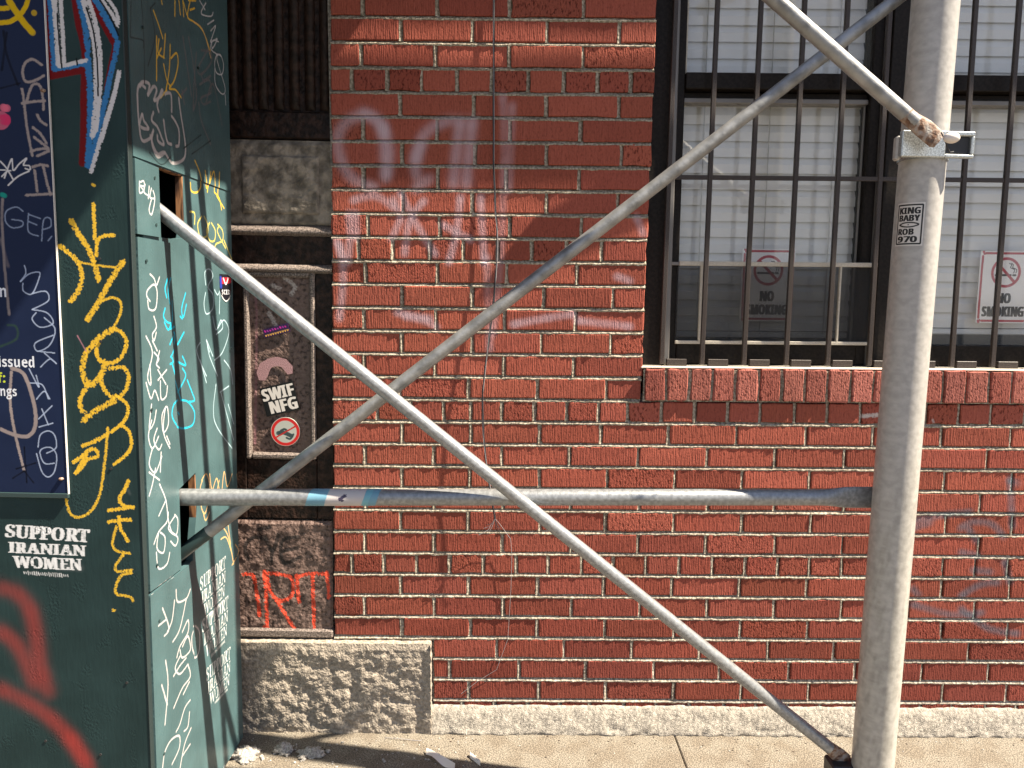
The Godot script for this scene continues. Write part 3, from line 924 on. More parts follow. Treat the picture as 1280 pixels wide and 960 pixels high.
	ink(cs, PALE_GREY, 2.47, 0.9, 0.35, 0.0, [175,1710,208,1695,206,1725,160,1739,141,1758])
	ink(cs, PALE_GREY, 2.47, 0.9, 0.35, 0.0, [173,1746,205,1735,216,1775,171,1773,159,1747])
	ink(cs, PALE_GREY, 2.47, 0.9, 0.35, 0.0, [252,1730,228,1745,230,1782,256,1816,282,1807,285,1761,262,1734])
	ink(cs, PALE_GREY, 2.47, 0.9, 0.35, 0.0, [158,1763,131,1779,155,1806,200,1805])
	ink(cs, PALE_GREY, 2.47, 0.9, 0.35, 0.0, [200,1805,211,1842,165,1848,116,1871])
	ink(cs, PALE_GREY, 2.47, 0.9, 0.35, 0.0, [169,1866,206,1853])
	ink(cs, PALE_GREY, 2.47, 0.9, 0.35, 0.0, [84,1736,92,1798,70,1885])
	ink(cs, PALE_GREY, 2.47, 0.9, 0.35, 0.0, [61,1783,85,1843,74,1818])
	ink(cs, PALE_GREY, 2.47, 0.9, 0.35, 0.0, [207,1902,175,1905,146,1929,124,1936])
	ink(cs, PALE_GREY, 2.47, 0.9, 0.35, 0.0, [201,1930,189,1961,166,1960])
	ink(cs, PALE_GREY, 2.47, 0.9, 0.35, 0.0, [51,1979,65,1949,98,1940,140,1956,138,1986,98,2001])
	ink(cs, PALE_GREY, 2.47, 0.9, 0.35, 0.0, [207,1976,168,1995,139,2038])
	ink(cs, PALE_GREY, 2.47, 0.9, 0.35, 0.0, [199,2014,153,2016])
	ink(cs, PALE_GREY, 2.47, 0.9, 0.35, 0.0, [121,1794,156,1786,192,1784])
	ink(cs, PALE, 4.12, 0.95, 0.35, 0.0, [333,2140,256,2116,216,2122])
	ink(cs, PALE, 4.12, 0.95, 0.35, 0.0, [277,2108,240,2123])
	ink(cs, SPRAY_WHITE, 2.47, 0.9, 0.2, 0.0, [29,1554,63,1553,139,1556])
	ink(cw, LAVENDER, 36.75, 0.36, 1.0, 0.0, [158,542,94,514,59,454,58,387,97,347,147,342,179,375,187,441,191,520])
	ink(cw, LAVENDER, 24.5, 0.42, 1.0, 0.0, [158,542,94,514,59,454,58,387,97,347,147,342,179,375,187,441,191,520])
	ink(cw, LAVENDER, 36.75, 0.36, 1.0, 0.0, [125,331,165,348,197,397])
	ink(cw, LAVENDER, 24.5, 0.42, 1.0, 0.0, [125,331,165,348,197,397])
	ink(cw, LAVENDER, 36.75, 0.36, 1.0, 0.0, [291,418,274,463,283,519])
	ink(cw, LAVENDER, 24.5, 0.42, 1.0, 0.0, [291,418,274,463,283,519])
	ink(cw, LAVENDER, 36.75, 0.36, 1.0, 0.0, [279,463,302,391,359,355,394,351])
	ink(cw, LAVENDER, 24.5, 0.42, 1.0, 0.0, [279,463,302,391,359,355,394,351])
	ink(cw, LAVENDER, 36.75, 0.36, 1.0, 0.0, [439,350,430,439,421,540])
	ink(cw, LAVENDER, 24.5, 0.42, 1.0, 0.0, [439,350,430,439,421,540])
	ink(cw, LAVENDER, 36.75, 0.36, 1.0, 0.0, [405,351,394,439,384,540])
	ink(cw, LAVENDER, 24.5, 0.42, 1.0, 0.0, [405,351,394,439,384,540])
	ink(cw, LAVENDER, 36.75, 0.36, 1.0, 0.0, [184,364,201,441,191,513])
	ink(cw, LAVENDER, 24.5, 0.42, 1.0, 0.0, [184,364,201,441,191,513])
	ink(cw, LAVENDER, 36.75, 0.36, 1.0, 0.0, [278,541,325,507])
	ink(cw, LAVENDER, 24.5, 0.42, 1.0, 0.0, [278,541,325,507])
	ink(cw, LAVENDER, 22.75, 0.26, 0.9, 0.0, [84,611,85,679,76,760])
	ink(cw, LAVENDER, 17.5, 0.38, 0.9, 0.0, [84,611,85,679,76,760])
	ink(cw, LAVENDER, 22.75, 0.26, 0.9, 0.0, [102,611,105,691])
	ink(cw, LAVENDER, 17.5, 0.38, 0.9, 0.0, [102,611,105,691])
	ink(cw, LAVENDER, 22.75, 0.26, 0.9, 0.0, [45,691,67,760])
	ink(cw, LAVENDER, 17.5, 0.38, 0.9, 0.0, [45,691,67,760])
	ink(cw, LAVENDER, 22.75, 0.26, 0.9, 0.0, [56,702,62,806,50,923])
	ink(cw, LAVENDER, 17.5, 0.38, 0.9, 0.0, [56,702,62,806,50,923])
	ink(cw, LAVENDER, 22.75, 0.26, 0.9, 0.0, [209,571,232,621,203,690])
	ink(cw, LAVENDER, 17.5, 0.38, 0.9, 0.0, [209,571,232,621,203,690])
	ink(cw, LAVENDER, 22.75, 0.26, 0.9, 0.0, [93,577,163,565,220,603])
	ink(cw, LAVENDER, 17.5, 0.38, 0.9, 0.0, [93,577,163,565,220,603])
	ink(cw, LAVENDER, 22.75, 0.26, 0.9, 0.0, [301,575,259,632,242,735])
	ink(cw, LAVENDER, 17.5, 0.38, 0.9, 0.0, [301,575,259,632,242,735])
	ink(cw, LAVENDER, 22.75, 0.26, 0.9, 0.0, [232,553,278,643,335,734])
	ink(cw, LAVENDER, 17.5, 0.38, 0.9, 0.0, [232,553,278,643,335,734])
	ink(cw, LAVENDER, 22.75, 0.26, 0.9, 0.0, [405,563,394,665,370,757])
	ink(cw, LAVENDER, 17.5, 0.38, 0.9, 0.0, [405,563,394,665,370,757])
	ink(cw, LAVENDER, 22.75, 0.26, 0.9, 0.0, [352,643,440,688])
	ink(cw, LAVENDER, 17.5, 0.38, 0.9, 0.0, [352,643,440,688])
	ink(cw, LAVENDER, 22.75, 0.26, 0.9, 0.0, [463,562,475,756])
	ink(cw, LAVENDER, 17.5, 0.38, 0.9, 0.0, [463,562,475,756])
	ink(cw, LAVENDER, 22.75, 0.26, 0.9, 0.0, [241,909,299,921,342,944])
	ink(cw, LAVENDER, 17.5, 0.38, 0.9, 0.0, [241,909,299,921,342,944])
	ink(cw, LAVENDER, 22.75, 0.26, 0.9, 0.0, [217,898,323,916])
	ink(cw, LAVENDER, 17.5, 0.38, 0.9, 0.0, [217,898,323,916])
	ink(cw, LAVENDER, 22.75, 0.26, 0.9, 0.0, [559,930,676,908,747,898])
	ink(cw, LAVENDER, 17.5, 0.38, 0.9, 0.0, [559,930,676,908,747,898])
	ink(cw, LAVENDER, 22.75, 0.26, 0.9, 0.0, [747,917,912,934])
	ink(cw, LAVENDER, 17.5, 0.38, 0.9, 0.0, [747,917,912,934])
	ink(cw, LAVENDER, 22.75, 0.26, 0.9, 0.0, [862,787,909,803])
	ink(cw, LAVENDER, 17.5, 0.38, 0.9, 0.0, [862,787,909,803])
	ink(cw, LAVENDER, 22.75, 0.26, 0.9, 0.0, [915,615,940,672])
	ink(cw, LAVENDER, 17.5, 0.38, 0.9, 0.0, [915,615,940,672])
	ink(cw, LAVENDER, 21.0, 0.3, 0.9, 0.0, [526,279,531,460,520,756,500,966])
	ink(cw, LAVENDER, 21.0, 0.3, 0.9, 0.0, [553,305,546,550])
	ink(cw, LAVENDER, 21.0, 0.3, 0.9, 0.0, [482,733,493,1013])
	ink(cw, FADED_BLUE, 19.25, 0.6, 0.9, 0.0, [1786,1515,1877,1497,1962,1488])
	ink(cw, FADED_BLUE, 19.25, 0.6, 0.9, 0.0, [1930,1539,1965,1518,2026,1526,2067,1568])
	ink(cw, FADED_BLUE, 19.25, 0.6, 0.9, 0.0, [1954,1539,1987,1584])
	ink(cw, FADED_BLUE, 19.25, 0.6, 0.9, 0.0, [2068,1383,2082,1488,2089,1538])
	ink(cw, FADED_BLUE, 19.25, 0.6, 0.9, 0.0, [2068,1388,2101,1400])
	ink(cw, FADED_BLUE, 19.25, 0.6, 0.9, 0.0, [1783,1540,1843,1519])
	ink(cw, FADED_BLUE, 19.25, 0.6, 0.9, 0.0, [1947,1755,2005,1716,2066,1710])
	ink(cw, FADED_BLUE, 19.25, 0.6, 0.9, 0.0, [1797,1730,1823,1756])
	ink(cw, FADED_BLUE, 19.25, 0.6, 0.9, 0.0, [1800,1781,1926,1814,2025,1806])
	ink(cw, FADED_BLUE, 19.25, 0.6, 0.9, 0.0, [1950,1793,2042,1857,2143,1875])
	ink(cw, FADED_BLUE, 19.25, 0.6, 0.9, 0.0, [2073,1639,2097,1715])
	ink(cw, FADED_BLUE, 19.25, 0.6, 0.9, 0.0, [1977,1670,2039,1677])
	ink(cw, FADED_BLUE, 19.25, 0.6, 0.9, 0.0, [1936,1614,1998,1627])
	ink(cw, CHALK, 7.0, 0.5, 0.8, 0.2, [1605,1196,1657,1191])
	ink(cw, CHALK, 3.5, 0.6, 0.3, 0.0, [1819,1204,1825,1214])
	ink(cp, BROWN_BLACK, 7.22, 0.92, 0.4, 0.0, [97,1602,56,1597,31,1625,40,1668])
	ink(cp, BROWN_BLACK, 7.22, 0.92, 0.4, 0.0, [73,1571,110,1561])
	ink(cp, BROWN_BLACK, 7.22, 0.92, 0.4, 0.0, [93,1592,114,1637,135,1581])
	ink(cp, BROWN_BLACK, 7.22, 0.92, 0.4, 0.0, [114,1637,109,1670])
	ink(cp, BROWN_BLACK, 7.22, 0.92, 0.4, 0.0, [193,1591,144,1606,148,1673,202,1654])
	ink(cp, BROWN_BLACK, 7.22, 0.92, 0.4, 0.0, [146,1637,193,1626])
	ink(cp, ORANGE_SPRAY, 6.84, 0.9, 0.35, 0.6, [24,1714,53,1719,65,1779,71,1848])
	ink(cp, ORANGE_SPRAY, 6.84, 0.9, 0.35, 0.6, [88,1704,92,1771,94,1921])
	ink(cp, ORANGE_SPRAY, 6.84, 0.9, 0.35, 0.6, [93,1709,167,1719,171,1778,136,1796,107,1770,95,1719])
	ink(cp, ORANGE_SPRAY, 6.84, 0.9, 0.35, 0.6, [126,1796,155,1848,199,1921])
	ink(cp, ORANGE_SPRAY, 6.84, 0.9, 0.35, 0.6, [187,1713,193,1801])
	ink(cp, ORANGE_SPRAY, 6.84, 0.9, 0.35, 0.6, [192,1718,226,1708,281,1707])
	ink(cp, ORANGE_SPRAY, 6.84, 0.9, 0.35, 0.6, [236,1708,238,1816,237,1934])
	ink(cp, ORANGE_SPRAY, 6.84, 0.9, 0.35, 0.6, [281,1702,285,1785])
	ink(cp, ORANGE_SPRAY, 6.84, 0.9, 0.35, 0.6, [85,1882,94,1929])
	ink(cp, OCHRE, 7.6, 0.7, 0.6, 0.0, [13,543,17,573])
	ink(cp, OCHRE, 7.6, 0.5, 0.7, 0.0, [168,576,177,590])
	ink(cp, SPRAY_PINK, 5.7, 0.35, 0.7, 0.0, [71,820,72,973,61,1312])
	ink(cp, TEAL_WASH, 5.7, 0.6, 0.5, 0.0, [45,914,45,938])
	ink(cp, TEAL_WASH, 5.7, 0.35, 0.6, 0.0, [43,1021,37,1312])
	ink(cp, CHALK, 7.6, 0.3, 0.8, 0.2, [158,807,188,835,174,859])
	ink(cp, CHALK, 7.6, 0.3, 0.8, 0.2, [109,913,132,953])
	ink(cp, CHALK, 7.6, 0.3, 0.8, 0.2, [122,831,146,842])
	ink(cp, CHALK, 1.9, 0.4, 0.4, 0.0, [40,720,51,734])
	ink(cp, CHALK, 1.9, 0.4, 0.4, 0.0, [59,710,68,729])
	ink(cp, CHALK, 1.9, 0.4, 0.4, 0.0, [77,710,93,733])
	ink(cp, CHALK, 1.9, 0.4, 0.4, 0.0, [23,739,63,743])
	# stencils on the front board and the three on the side
	var W := Color(0.86, 0.87, 0.87)
	letter(cf, "SUPPORT", "Droid Serif", 900, W, Vector2(110, 1396), Vector2(178, 8), Vector2(-3, 29), 0.5, 0.055)
	letter(cf, "IRANIAN", "Droid Serif", 900, W, Vector2(114, 1435), Vector2(164, 5), Vector2(-1, 24), 0.5, 0.055)
	letter(cf, "WOMEN", "Droid Serif", 900, W, Vector2(121, 1466), Vector2(146, 4), Vector2(1, 26), 0.5, 0.055)
	small_line(cf, W, Vector2(142, 1503), Vector2(98, 5))
	for q in [[120, 1412, 280, 1420], [125, 1446, 270, 1450], [135, 1480, 262, 1484]]:   # overspray round the stencil
		ink(cf, W, 17, 0.07, 1.0, 0, q)
	ink(cf, W, 14, 0.16, 1.0, 0, [215, 1488, 268, 1490])
	for k in [[300, 1622, 175, 4], [306, 1738, 180, 8], [322, 1880, 172, 22]]:
		var o := Vector2(k[0], k[1])
		var r := Vector2(k[2], k[3])
		letter(cs, "SUPPORT", "Droid Serif", 700, W, o, r, Vector2(-2, 36), 0.45, 0.055)
		letter(cs, "IRANIAN", "Droid Serif", 700, W, o + Vector2(8, 42), r * 0.93, Vector2(-2, 32), 0.45, 0.055)
		letter(cs, "WOMEN", "Droid Serif", 700, W, o + Vector2(18, 80), r * 0.82, Vector2(-2, 32), 0.45, 0.055)
		small_line(cs, W, o + Vector2(50, 124), r * 0.55)
	# what is printed on the blue sign: only the ends of its lines are in view
	var T := Color(0.85, 0.87, 0.9)
	letter(cb, "issued", "Droid Sans", 700, T, Vector2(118, 1033), Vector2(74, 0), Vector2(0, 24))
	letter(cb, "f:", "Droid Sans", 700, Color(0.75, 0.8, 0.2), Vector2(112, 1068), Vector2(18, 0), Vector2(0, 22))
	letter(cb, "ngs", "Droid Sans", 700, T, Vector2(118, 1102), Vector2(34, 0), Vector2(0, 23))
	letter(cb, "n", "Droid Sans", 700, T, Vector2(129, 893), Vector2(13, 0), Vector2(0, 19))
	for k in [["brick", "plain_brick"], ["front_paint", "front_plain"], ["side_paint", "side_plain"], ["sign_blue", "sign_plain"]]:
		M[k[1]] = M[k[0]].duplicate()
		M[k[1]].resource_name = k[1]
	painted(M["brick"], cw)
	painted(M["rough_brick"], cw)
	painted(M["mortar"], cw)
	painted(M["front_paint"], cf)
	painted(M["side_paint"], cs)
	painted(M["sign_blue"], cb)
	painted(M["peeling"], cp)


func ground() -> void:
	var g := put("ground", box(Vector3(-60, -0.4, 3.6), Vector3(60, -0.14, 120), 0.01), M["road"])
	g.set_meta("kind", "structure")
	tag(g, "asphalt street beyond the pavement")
	var p := Node3D.new()
	p.name = "pavement"
	add_child(p)
	p.set_meta("kind", "structure")
	tag(p, "pale concrete pavement at the foot of the brick wall")
	var bed := put("bed", box(Vector3(-6, -0.3, -0.3), Vector3(6, -0.012, 3.6), 0.004), M["cement"], p)
	bed.set_meta("label", "concrete bed under the pavement slabs")
	for i in range(-3, 4):
		for j in 2:
			var x0 := 0.524 + 1.52 * i
			var z0 := -0.02 + 1.82 * j
			var s := begin()
			add_box(s, Vector3(x0 + 0.0015, -0.1, z0), Vector3(x0 + 1.5185, 0.0, z0 + 1.815), 0.003)
			put("slab", done(s), M["pavement"], p)


# ------------------------------------------------------------------ the brick wall
func joint_y(k: int) -> float:
	return BASE + (30 - k) * COURSE


func wall_uv(p: Vector3) -> Vector2:
	return Vector2((p.x + 0.55) / 2.2, (2.2 - p.y) / 2.2)


# one brick: a face with rounded, slightly broken edges and sides that run back into the mortar
func brick_mesh(lo: Vector2, hi: Vector2, z: float, rough: bool, st: SurfaceTool, deep := 0.03) -> void:
	var o := Vector2(rng.randf() * 0.04, rng.randf() * 0.8)
	var us := [0.0, 0.0028 / (hi.x - lo.x), 0.34, 0.67, 1.0 - 0.0028 / (hi.x - lo.x), 1.0]
	var vs := [0.0, 0.0028 / (hi.y - lo.y), 0.5, 1.0 - 0.0028 / (hi.y - lo.y), 1.0]
	var tone := rng.randf_range(0.78, 1.14)
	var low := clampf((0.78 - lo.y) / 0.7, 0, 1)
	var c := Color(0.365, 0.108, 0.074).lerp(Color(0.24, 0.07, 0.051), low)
	if deep > 0.05:   # the sill's bricks are dustier
		c = Color(0.4, 0.15, 0.118)
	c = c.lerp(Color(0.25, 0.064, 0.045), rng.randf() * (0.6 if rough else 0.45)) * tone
	c.a = 1
	var tilt := Vector2(rng.randfn(0, 0.004), rng.randfn(0, 0.008))
	var jit := 0.0009 if not rough else 0.0016
	var pts := []
	for j in 5:
		for i in 6:
			var edge := (i == 0 or i == 5) or (j == 0 or j == 4)
			var p := Vector3(lerpf(lo.x, hi.x, us[i]), lerpf(lo.y, hi.y, vs[j]), z)
			p.z += (p.x - (lo.x + hi.x) / 2) * tilt.x + (p.y - (lo.y + hi.y) / 2) * tilt.y
			if edge:
				p.z -= 0.0016 + rng.randf() * 0.0012
				p.x += rng.randfn(0, jit)
				p.y += rng.randfn(0, jit)
				if (i == 0 or i == 5) and (j == 0 or j == 4):
					p.x -= signf(i - 2.5) * absf(rng.randfn(0.001, 0.0016))
					p.y -= signf(j - 2.0) * absf(rng.randfn(0.001, 0.001))
			else:
				p.z += rng.randfn(0, 0.00025)
			pts.append(p)
	var V = func(p: Vector3):
		st.set_color(c)
		st.set_uv(Vector2(p.x - lo.x + o.x, -(p.y - lo.y) + o.y) / 0.25)
		st.set_uv2(wall_uv(p))
		st.add_vertex(p)
	st.set_smooth_group(-1)
	for j in 4:
		for i in 5:
			var a: Vector3 = pts[j * 6 + i]
			var b: Vector3 = pts[j * 6 + i + 1]
			var d: Vector3 = pts[j * 6 + 6 + i]
			var e: Vector3 = pts[j * 6 + 7 + i]
			for q in [a, e, b, a, d, e]:
				V.call(q)
	var rim := []
	for i in 6:
		rim.append(pts[i])
	for j in range(1, 5):
		rim.append(pts[j * 6 + 5])
	for i in range(4, -1, -1):
		rim.append(pts[24 + i])
	for j in range(3, 0, -1):
		rim.append(pts[j * 6])
	for i in rim.size():
		var a: Vector3 = rim[i]
		var b: Vector3 = rim[(i + 1) % rim.size()]
		var a2 := Vector3(a.x, a.y, -deep)
		var b2 := Vector3(b.x, b.y, -deep)
		for q in [a, b, b2, a, b2, a2]:
			V.call(q)


func brick_wall() -> void:
	var wall := thing("brick_wall", "red brick wall in pale mortar with a worn stone at its left foot", "wall")
	var rows := [[-417,-208,-5,203],
		[-312,-109,101,306],
		[-425,-214,-5,203],
		[-451,-351,-253,-152,-54,49,150,247,341],
		[-315,-105,101,309],
		[-421,-211,-2,201],
		[-311,-101,105,319],
		[-423,-208,-11,199],
		[-309,-110,107,311],
		[-411,-203,0,210],
		[-440,-340,-232,-135,-34,65,167,269],
		[-420,-210,-7,199],
		[-313,-109,102,304],
		[-427,-215,-13,195],
		[-316,-109,96,302],
		[-428,-218,-14,193],
		[-323,-118,86,291],
		[-393,-290,-193,-111,-19,78,176,269,357,459,558,657,755,858,956,1054,1153,1251,1350,1447],
		[-317,-111,95,278,482,686,894,1097,1303,1512],
		[-430,-223,-18,186,391,600,805,1015,1236,1445],
		[-319,-114,95,300,505,709,913,1118,1322,1528],
		[-430,-222,-14,190,399,607,811,1023,1230,1437],
		[-324,-118,99,299,506,715,925,1130,1336,1540],
		[-434,-223,-15,195,399,607,818,1024,1231,1443],
		[-474,-377,-276,-175,-73,28,127,229,326,426,528,630,731,830,928,1027,1129,1232,1338,1436,1537],
		[-326,-117,95,298,507,716,923,1131,1339,1549],
		[-437,-223,-11,200,411,619,826,1033,1239,1447],
		[-323,-113,96,304,518,725,933,1142,1348,1555],
		[-30,179,390,601,813,1018,1226,1438],
		[-175,40,248,460,666,881,1088,1297,1506],
		[-116,103,312,525,736,947,1158,1369,1569],
		[-136,-36,69,169,262,370,471,576,684,785,885,986,1092,1195,1301,1401,1507,1603]]
	var half := 0.0048
	# the body of the wall behind the bricks, with the window opening left free
	var s := begin()
	for b in [[-2.4, 0.40, -0.3, 4.2], [0.40, 2.6, -0.3, 1.06], [0.40, 2.6, 2.75, 4.2], [2.46, 2.6, 1.06, 2.75]]:
		add_box(s, Vector3(b[0] + 0.001, b[2], -0.34), Vector3(b[1], b[3], -0.055 if b[0] < -2 else -0.02), 0.001)
	add_box(s, Vector3(-0.52, 0.0, -0.056), Vector3(0.396, 4.2, -0.014), 0.001)
	var body := put("wall_body", done(s), M["cement"], wall)
	body.set_meta("label", "masonry behind the face bricks")
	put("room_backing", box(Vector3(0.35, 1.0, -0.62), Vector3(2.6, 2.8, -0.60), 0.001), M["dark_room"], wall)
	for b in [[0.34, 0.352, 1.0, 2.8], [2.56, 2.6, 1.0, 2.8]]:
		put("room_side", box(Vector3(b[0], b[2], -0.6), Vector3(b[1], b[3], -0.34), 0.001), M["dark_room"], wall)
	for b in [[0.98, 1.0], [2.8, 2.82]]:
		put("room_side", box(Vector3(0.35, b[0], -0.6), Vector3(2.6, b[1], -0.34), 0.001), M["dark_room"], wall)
	var nz := noise(101, 22.0, 3)
	var n3 := noise(102, 60.0, 2)
	var mt := begin()
	var extra := begin()
	var shade = func(p: Vector3):
		var k := 0.86 + 0.3 * nz.get_noise_2d(p.x * 0.25, p.y * 0.25)
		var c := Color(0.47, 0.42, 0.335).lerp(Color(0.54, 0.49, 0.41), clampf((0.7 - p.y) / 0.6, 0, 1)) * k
		c.a = 1
		return c
	var uvs = func(p: Vector3):
		return [Vector2(p.x, p.y) * 6.0, wall_uv(p)]
	for n in range(-10, 38):
		var top := joint_y(n - 1)
		var low := joint_y(n)
		var mid := (top + low) / 2
		var left := -0.535 + LEAN * mid
		var right := 0.381 + LEAN * mid if n <= 16 else 2.4
		if n > 31:
			break
		var xs := []
		if n >= 0:
			for x in rows[n]:
				xs.append(x / 1000.0)
		else:
			var step := 0.1016 if posmod(n, 7) == 3 else 0.2045
			var x := left + (step if posmod(n, 2) == 0 else step / 2)
			while x < right - 0.03:
				xs.append(x)
				x += step
		if n >= 28:
			left = -0.225
		var shown := 1.62
		if n >= 17:   # carry the bond on past the edge of the picture
			var step := 0.1016 if n % 7 == 3 else 0.206
			while xs[-1] < right - step - 0.02:
				xs.append(xs[-1] + step)
		xs.append(right)
		var at := left - half
		for x in xs:
			var lo := Vector2(at + half + rng.randf_range(-0.0008, 0.0012), low + half + rng.randf_range(-0.0006, 0.001))
			var hi := Vector2(x - half + rng.randf_range(-0.0012, 0.0008), top - half + rng.randf_range(-0.001, 0.0006))
			if x == right:
				hi.x = x + rng.randf_range(-0.003, 0.002)
			if hi.x - lo.x > 0.012:
				var header := hi.x - lo.x < 0.13
				var rough := header and rng.randf() < 0.45 or rng.randf() < 0.12
				var z := rng.randfn(0, 0.0009)
				if n >= 0 and lo.x < shown:
					var b := begin()
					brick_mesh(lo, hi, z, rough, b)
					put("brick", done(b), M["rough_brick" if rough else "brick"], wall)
				else:
					brick_mesh(lo, hi, z, false, extra)
			# head joint on the right of this brick: hollow, rising to the brick on its left
			if x != right:
				var z0 := rng.randfn(-0.0012, 0.001)
				var prof := [[-half - 0.0024, -0.0014], [-half + 0.0002, 0.0007 + z0 * 0.6], [-half + 0.0026, z0], [0.0012, -0.0046], [half + 0.001, -0.009]]
				sheet(4, 9, func(u, v):
					var q = prof[int(round(u * 4))]
					var y := lerpf(low + half - 0.002, top - half + 0.002, v)
					return Vector3(x + q[0] + nz.get_noise_2d(y, x * 3) * 0.0012, y, q[1] + nz.get_noise_2d(x * 2 + u, y) * 0.0022), uvs, shade, mt)
			at = x
		# bed joint under this row, hollow above and swept out over the bricks below
		var xr := right if n != 16 else 0.39
		sheet(int((xr - left) / 0.007), 5, func(u, v):
			var prof := [[-half - 0.0036, -0.0014], [-half - 0.0006, 0.0009], [-half + 0.0026, 0.0006], [-half + 0.0046, -0.004], [half - 0.002, -0.0058], [half + 0.002, -0.010]]
			var q = prof[int(round(v * 5))]
			var x := lerpf(left - 0.002, xr, u)
			var wob := nz.get_noise_2d(x, n * 7.3)
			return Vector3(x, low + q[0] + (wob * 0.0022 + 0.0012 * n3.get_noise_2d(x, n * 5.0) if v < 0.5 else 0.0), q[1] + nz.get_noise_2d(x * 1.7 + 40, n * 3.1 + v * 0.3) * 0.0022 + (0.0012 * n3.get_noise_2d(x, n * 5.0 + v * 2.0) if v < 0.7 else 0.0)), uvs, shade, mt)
	var e := put("brick_run", done(extra), M["plain_brick"], wall)
	e.set_meta("kind", "stuff")
	put("mortar", done(mt), M["mortar"], wall)
	# the sill: bricks on edge, a finger's width proud of the wall
	var x0 := 0.399
	while x0 < 2.38:
		var b := begin()
		brick_mesh(Vector2(x0 + 0.005, 1.046 + rng.randf() * 0.002), Vector2(x0 + 0.0635, 1.142 + rng.randf_range(-0.002, 0.002)), 0.0115 + rng.randfn(0, 0.001), true, b, 0.1)
		put("sill_brick", done(b), M["rough_brick"], wall)
		x0 += 0.0685
	var sm := begin()
	sheet(160, 2, func(u, v):
		return Vector3(lerpf(0.4, 2.39, u), lerpf(1.044, 1.139, v), 0.002 + nz.get_noise_2d(u * 2, v) * 0.002), uvs, shade, sm)
	sheet(160, 2, func(u, v):
		return Vector3(lerpf(0.4, 2.39, u), 1.139 + nz.get_noise_2d(u * 2 + 9, v) * 0.001, lerpf(0.002, -0.1, v)), uvs, shade, sm)
	put("sill_mortar", done(sm), M["mortar"], wall)
	# cement fillet along the foot
	var ck := begin()
	var n2 := noise(140, 9.0, 5)
	sheet(420, 10, func(u, v):
		var x := lerpf(-0.235, 2.4, u)
		var t: float = v
		var y := 0.082 * smoothstep(0.0, 1.0, t) + 0.004 * n2.get_noise_2d(x * 1.5, 3.0)
		var z := lerpf(0.034, -0.004, pow(t, 1.4)) + 0.010 * n2.get_noise_2d(x * 2.0, t * 1.0 + 8) * (1.0 - 0.5 * t)
		if t == 0.0:
			y = -0.01
			z -= 0.008
		return Vector3(x, y, z), null, null, ck)
	put("cement_fillet", done(ck), M["cement"], wall)
	# the rock-faced stone at the left foot
	var sb := begin()
	var c1 := noise(150, 14.0, 4, FastNoiseLite.TYPE_CELLULAR)
	c1.cellular_return_type = FastNoiseLite.RETURN_DISTANCE2_SUB
	var c2 := noise(151, 20.0, 5)
	sheet(190, 90, func(u, v):
		var x := lerpf(-1.0, -0.232, u)
		var y := lerpf(-0.01, 0.29, v)
		var rim := minf(minf((1.0 - u) * 30.0, (1.0 - v) * 12.0), 1.0)
		var z := 0.034 + rim * (0.0045 * c2.get_noise_2d(x * 0.9, y * 0.9) + 0.009 * c1.get_noise_2d(x * 1.2 + 0.03 * c2.get_noise_2d(x * 0.6, y * 0.6), y * 1.2) * (1.0 + 0.9 * c2.get_noise_2d(x * 0.35 + 7.0, y * 0.35)) + 0.0014 * c2.get_noise_2d(x * 4, y * 4))
		if v > 0.93:
			z -= 0.010 * (v - 0.93) / 0.07
		return Vector3(x + 0.004 * c2.get_noise_2d(y * 3, 2), y, z), null, null, sb)
	sheet(80, 3, func(u, v):
		var x := lerpf(-1.0, -0.232, u)
		return Vector3(x, 0.29 + 0.003 * c2.get_noise_2d(x * 2, v), lerpf(0.024, -0.06, v)), null, null, sb)
	sheet(3, 40, func(u, v):
		var y := lerpf(-0.01, 0.29, v)
		return Vector3(-0.232 + 0.004 * c2.get_noise_2d(y * 3, 2), y, lerpf(0.034, -0.02, u)), null, null, sb)
	var sn := put("foundation_stone", done(sb), M["stone"], wall)
	sn.set_meta("label", "rough grey rock-faced stone at the left foot of the wall")


